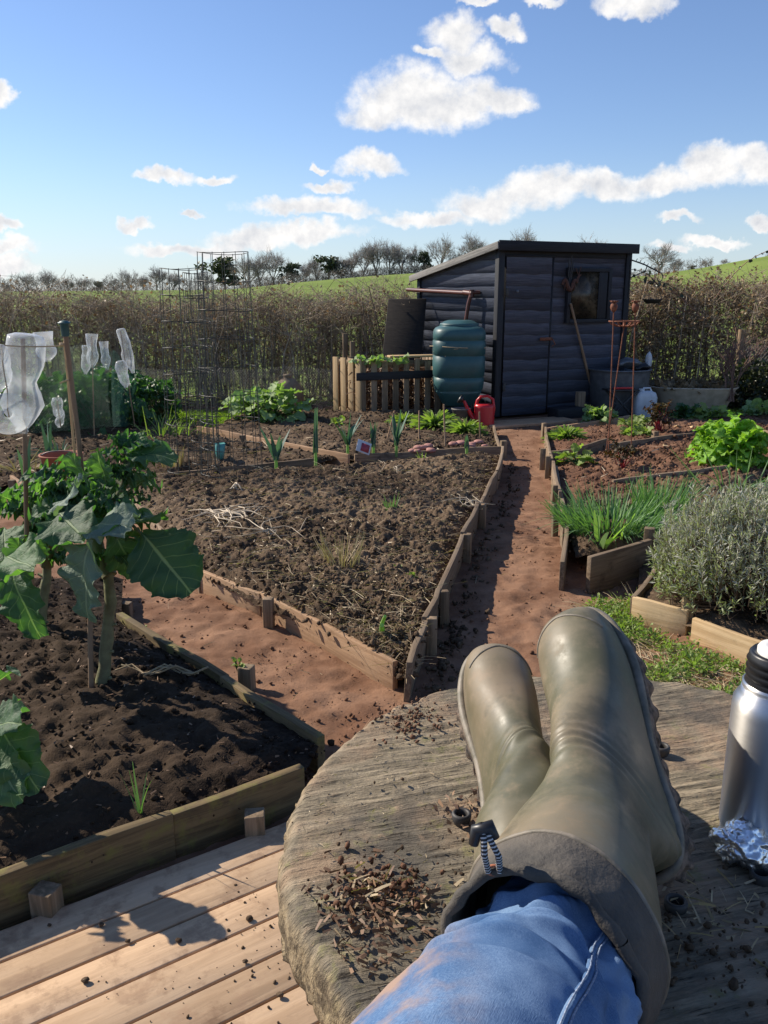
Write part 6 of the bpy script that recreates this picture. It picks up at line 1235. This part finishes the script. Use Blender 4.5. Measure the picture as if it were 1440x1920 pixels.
hedge('hedge', 'thicker leafy bramble hedge right of the shed, rising to the right', (2.5, 11.9), (8.2, 10.5), 1.36, .8, 480, 15, 5, M['twig'], 26000, M['hleaf'], .10, .14, 1.62)
# leaf litter and shade under the hedges
n_ = 5000; P = np.stack([rng.uniform(-6, 8, n_), rng.uniform(10.1, 11.6, n_), np.zeros(n_)], 1); a = rng.random(n_)*6.28; V, F, v, uv = blades(P, np.stack([np.cos(a), np.sin(a), rng.random(n_)*.5], 1), rng.uniform(.03, .12, n_), .02, .3, 2, .4); tag(np_mesh('leaf_litter', V, F, M['chip'], v=v, uv=uv), 'brown fallen leaves below the hedges', 'leaf litter', kind='stuff')
# bramble arching from the hedge beside the shed
m = MB(); lb = LB(); b0 = Yp(1300, 600, 10.6)
for (x0, y0, x1_, y1_) in ((1320, 600, 1190, 520), (1290, 570, 1215, 530), (1250, 560, 1180, 505), (1340, 560, 1440, 470)):
    a, b = Yp(x0, y0, 10.7), Yp(x1_, y1_, 10.1); pts = [a.lerp(b, f)+Vector((0, 0, .10*math.sin(3.14*f))) for f in np.linspace(0, 1, 9)]; m.tube(pts, [.005]*5+[.004]*4, 4)
    for p_ in pts[1:]:
        for q in range(2): lb.leaf(p_, p_+Vector((random.gauss(0, .025), random.gauss(0, .02), random.gauss(.005, .02))), Vector((random.gauss(0, 1), -1, .5)), .9, G3)
bm = thing('bramble', 'arching bramble shoots with a few leaves by the shed corner', 'bramble', tuple(b0)); m.build('stems', M['twig_red'], bm); lb.build('leaves', M['dleaf'], bm)
# bare shrub and dark shrub at the right
def shrub(name, label, base, h, n, spread, mat):
    t = thing(name, label, 'shrub', tuple(base)); S0, S1, r0, r1 = [], [], [], []
    def grow(p, d, L, r, dep):
        q = p+d*L; S0.append(p); S1.append(q); r0.append(r); r1.append(r*.7)
        if dep:
            for _ in range(3 if dep > 1 else 4):
                dd = (d+Vector((random.gauss(0, spread), random.gauss(0, spread), random.gauss(.05, .25)))).normalized(); grow(p.lerp(q, random.uniform(.45, 1)), dd, L*random.uniform(.5, .8), r*.6, dep-1)
    for _ in range(n): grow(Vector(base)+Vector((random.gauss(0, .06), random.gauss(0, .05), 0)), Vector((random.gauss(0, .16), random.gauss(0, .14), 1)).normalized(), h*.42, .010, 3)
    V, F, v = prisms([tuple(p) for p in S0], [tuple(p) for p in S1], np.array(r0), np.array(r1), 4); np_mesh('branches', V, F, mat, t, v=v); return t
shrub('bare_shrub', 'bare reddish branched shrub behind the tin bath by the post', Yp(1362, 752, 9.8), .95, 7, .45, M['twig_red'])
def leafball(name, label, cat, c, s, n, l0, l1, mat, g=None):
    t = thing(name, label, cat, (c[0], c[1], 0)); D = rng.normal(size=(n, 3)); D /= np.linalg.norm(D, axis=1, keepdims=True); q = rng.random(n)**.35*(1+.35*(vnoise(D[:, 0]*3+5, D[:, 1]*3+D[:, 2]*3, 2)-.5)); P = np.array(c)+D*np.array(s)*q[:, None]; g = g or leafgrid(3, 3, 'round', .2, .1)
    V, F, v, uv = scat(g[0]*[.8, 1, 1], g[1], P, frames(D+rng.normal(size=(n, 3))*.8), rng.uniform(l0, l1, n), g[2]); np_mesh('leaves', V, F, mat, t, v=v, uv=uv)
    k = rng.integers(0, n, 60); V, F, v = prisms(np.array([c[0], c[1], 0])+rng.normal(size=(60, 3))*[.05, .05, 0], P[k], .006, .002); np_mesh('stems', V, F, M['twig'], t, v=v); return t
q = at(1425, 772); leafball('dark_shrub', 'rounded dark evergreen shrub at the right edge beside the bath', 'shrub', (q.x+.05, q.y+.25, .26), (.42, .36, .30), 2600, .03, .06, M['dleaf'])
q = Yp(300, 660, 9.3)
# ------------------------------------------------------------------ far trees
def bare_tree(seed, wide=.42, fork=.25, dens=4):
    r = random.Random(seed); S0, S1, A0, A1 = [], [], [], []; tr = []
    def grow(p, d, L, rad_, dep):
        q = p+d*L; mid = p.lerp(q, .5)+Vector((r.gauss(0, .06), r.gauss(0, .06), r.gauss(0, .05)))*L
        (tr if dep >= 5 else None) is not None and tr.append((p, q, rad_))
        S0.extend((p, mid)); S1.extend((mid, q)); A0.extend((rad_, rad_*.88)); A1.extend((rad_*.88, rad_*.74))
        if dep:
            for _ in range(dens if dep > 1 else dens+1):
                dd = (d*.9+Vector((r.gauss(0, .55), r.gauss(0, .55), r.gauss(.08, .34)))).normalized(); grow(mid.lerp(q, r.random()), dd, L*r.uniform(.6, .9), max(rad_*.55, .0016), dep-1)
    for _ in range(5): 
        d = Vector((r.gauss(0, wide), r.gauss(0, wide), 1)).normalized(); grow(Vector((0, 0, fork*r.uniform(.8, 1.1))), d, .27, .016, 4)
    S0, S1 = np.array([tuple(p) for p in S0]), np.array([tuple(p) for p in S1]); mz = np.percentile(S1[:, 2], 99.3); S0[:, 2] /= mz; S1[:, 2] /= mz; S0[:, :2] *= .85; S1[:, :2] *= .85
    t = thing('bare_tree', 'tree', 'tree'); V, F, v = prisms(S0, S1, np.array(A0), np.array(A1), 3); np_mesh('crown', V, F, M['tree'], t, v=v, world=False)
    MB().tube([(0, 0, -.05), (.004, 0, fork*.5), (0, 0, fork*1.15)], [.030, .024, .018], 8).build('trunk', M['bark'], t, smooth=True, world=False); return t
def ever_tree(seed, narrow=.3):
    r = np.random.default_rng(seed); n = 900; t = thing('evergreen_tree', 'tree', 'tree'); cs = np.c_[r.normal(size=(14, 2))*narrow*.45, .3+.62*r.random(14)]; k = r.integers(0, 14, n); D = r.normal(size=(n, 3)); D /= np.linalg.norm(D, axis=1, keepdims=True); P = cs[k]+D*(.10+.10*r.random(n))[:, None]*[1, 1, .7]
    g = leafgrid(3, 3, 'round', .2, .15); V, F, v, uv = scat(g[0], g[1], P, frames(r.normal(size=(n, 3))), r.uniform(.04, .09, n), g[2]); np_mesh('crown', V, F, M['everg'], t, v=v, uv=uv, world=False)
    MB().tube([(0, 0, -.05), (.01, 0, .3), (0, 0, .7)], [.028, .022, .01], 7).build('trunk', M['bark'], t, smooth=True, world=False); return t
PR = [bare_tree(s, w, f, 4) for s, w, f in ((1, .50, .14), (2, .62, .10), (3, .42, .18), (4, .55, .08), (5, .36, .15), (6, .7, .07))]; PE = [ever_tree(s, nw) for s, nw in ((1, .32), (2, .45))]
used = set()
def plant_tree(px, yt, Rr, kind, k, wsc, label, sink=0):
    a = math.atan((px-720)/FPX*1.02); x, y = Rr*math.sin(a), Rr*math.cos(a); b = float(ter(x, y))-.2-sink; H = Yp(px, yt, y).z-b; pr = (PR if kind == 'b' else PE)[k]; sc = (H*wsc*1.2, H*wsc*1.2, H)
    if (kind, k) in used: o = dup(pr, (x, y, b), random.random()*6.28, sc, label)
    else:
        used.add((kind, k)); o = pr; o.location = (x, y, b); o.scale = sc; o['label'] = label
    o['group'] = 'distant trees on the skyline'
TL = [(48, 528, 230, 'b', 1, 1.2, 'faint low bare tree at the far left of the skyline'), (88, 512, 215, 'b', 0, 1.1, 'left half of the big rounded pair of bare trees at far left'), (124, 506, 215, 'b', 1, 1.15, 'right half of the big rounded pair of bare trees at far left'), (158, 522, 230, 'b', 3, 1.2, 'bare tree just right of the far left rounded pair'), (186, 520, 225, 'b', 2, 1.2, 'bare tree between the rounded pair and the dark oval one'), (212, 527, 225, 'e', 1, .9, 'low dark bushy tree left of the oval bare tree'), (240, 522, 222, 'b', 4, 1.4, 'greyish bare tree left of the oval one'), (268, 505, 215, 'b', 0, .9, 'oval dark bare tree on the left skyline'), (292, 516, 218, 'b', 5, 1.0, 'low bare tree just right of the oval one'), (316, 500, 210, 'b', 2, 1.1, 'rounded bare tree left of the wire towers'), (345, 510, 205, 'b', 3, 1.2, 'bare tree seen through the shorter wire tower'), (400, 505, 200, 'b', 1, 1.1, 'bare tree seen through the tallest wire tower'),
      (437, 482, 190, 'e', 0, 1.1, 'dark evergreen tree seen through the tallest wire tower'), (478, 484, 180, 'b', 4, 1.3, 'slim bare tree right of the wire towers'), (500, 476, 178, 'b', 2, .9, 'left one of two tall bare trees right of the wire towers'), (524, 469, 178, 'b', 0, .9, 'right one of two tall bare trees right of the wire towers'), (558, 492, 176, 'e', 1, .9, 'small dark ivy clad tree in the middle hedgerow'), (580, 490, 175, 'b', 3, 1.2, 'bushy bare tree beside the ivy clad one'), (600, 482, 174, 'b', 5, 1.0, 'bare tree behind the dark evergreen clump'), (622, 478, 172, 'e', 1, 1.1, 'larger dark evergreen in the middle hedgerow'), (645, 482, 172, 'b', 1, 1.1, 'bare tree right of the larger dark evergreen'), (664, 472, 172, 'b', 3, 1.0, 'bare tree at the left end of the wooded ridge'), (684, 462, 172, 'b', 0, .95, 'first tall tree of the wooded ridge'), (706, 450, 172, 'b', 2, 1.05, 'highest tree of the wooded ridge left of the shed'), (730, 452, 172, 'b', 5, .9, 'broad tree on the wooded ridge'), (752, 455, 172, 'b', 4, 1.1, 'slender crowded tree on the wooded ridge'), (775, 462, 172, 'b', 1, .9, 'last tree of the wooded ridge'), (792, 472, 171, 'e', 0, .8, 'dark low tree ending the wooded ridge'), (818, 445, 171, 'b', 0, .85, 'rounded bare tree standing left of the shed roof'), (872, 438, 171, 'b', 2, .9, 'tall bare tree above the sloping shed roof'), (848, 470, 171, 'b', 3, 1.1, 'low bare tree just over the shed roof slope'),
      (968, 428, 172, 'b', 1, 1.0, 'broad bare tree top peeping over the shed roof'), (1100, 447, 190, 'b', 3, 1.6, 'low bare tree crowns just over the shed roof end'), (1206, 456, 185, 'b', 4, 1.1, 'tall faint bare tree right of the shed'), (1238, 486, 182, 'b', 5, 1.0, 'low rounded bare tree right of the shed'), (1266, 497, 178, 'e', 1, .9, 'small dark tree on the right skyline'), (1290, 487, 180, 'b', 0, 1.1, 'left one of the rounded bare pair on the right skyline'), (1322, 485, 180, 'b', 2, 1.1, 'right one of the rounded bare pair on the right skyline'), (1400, 474, 190, 'b', 1, 1.3, 'bare tree crown behind the right hilltop')]
for q in TL: plant_tree(*q)
# understorey hedgerow along the field edge
def rowhedge(label, xs, Rr, h, n, mat, name='field_hedgerow'):
    P = []; 
    for _ in range(n):
        px = random.uniform(*xs); a = math.atan((px-720)/FPX*1.02); r = Rr+random.uniform(-1.5, 1.5); x, y = r*math.sin(a), r*math.cos(a); P.append((x, y, float(ter(x, y))+h*random.random()**1.3*(.6+.8*float(vnoise(np.array([px*.06]), np.array([1.]), 3)[0]))))
    P = np.array(P); D = rng.normal(size=(n, 3))*[.6, .6, .3]+[0, 0, .7]; V, F, v = prisms(P-D*.25, P+D*rng.uniform(.2, .7, n)[:, None], .030, .010); return tag(np_mesh(name, V, F, mat, v=v), label, 'hedge')
M['brown_row'] = simple('far_hedge_twigs', (.24, .21, .175), (.16, .14, .115), .6, .9, var=.3, spec=.1)
rowhedge('dark far hedgerow along the top of the middle field', (465, 800), 168, 1.5, 5000, M['brown_row']); rowhedge('greyish far hedgerow on the flat left skyline', (-150, 465), 205, 3.0, 9000, M['brown_row']); rowhedge('far hedgerow on the right skyline behind the hill', (1150, 1300), 176, 1.6, 900, M['brown_row'])
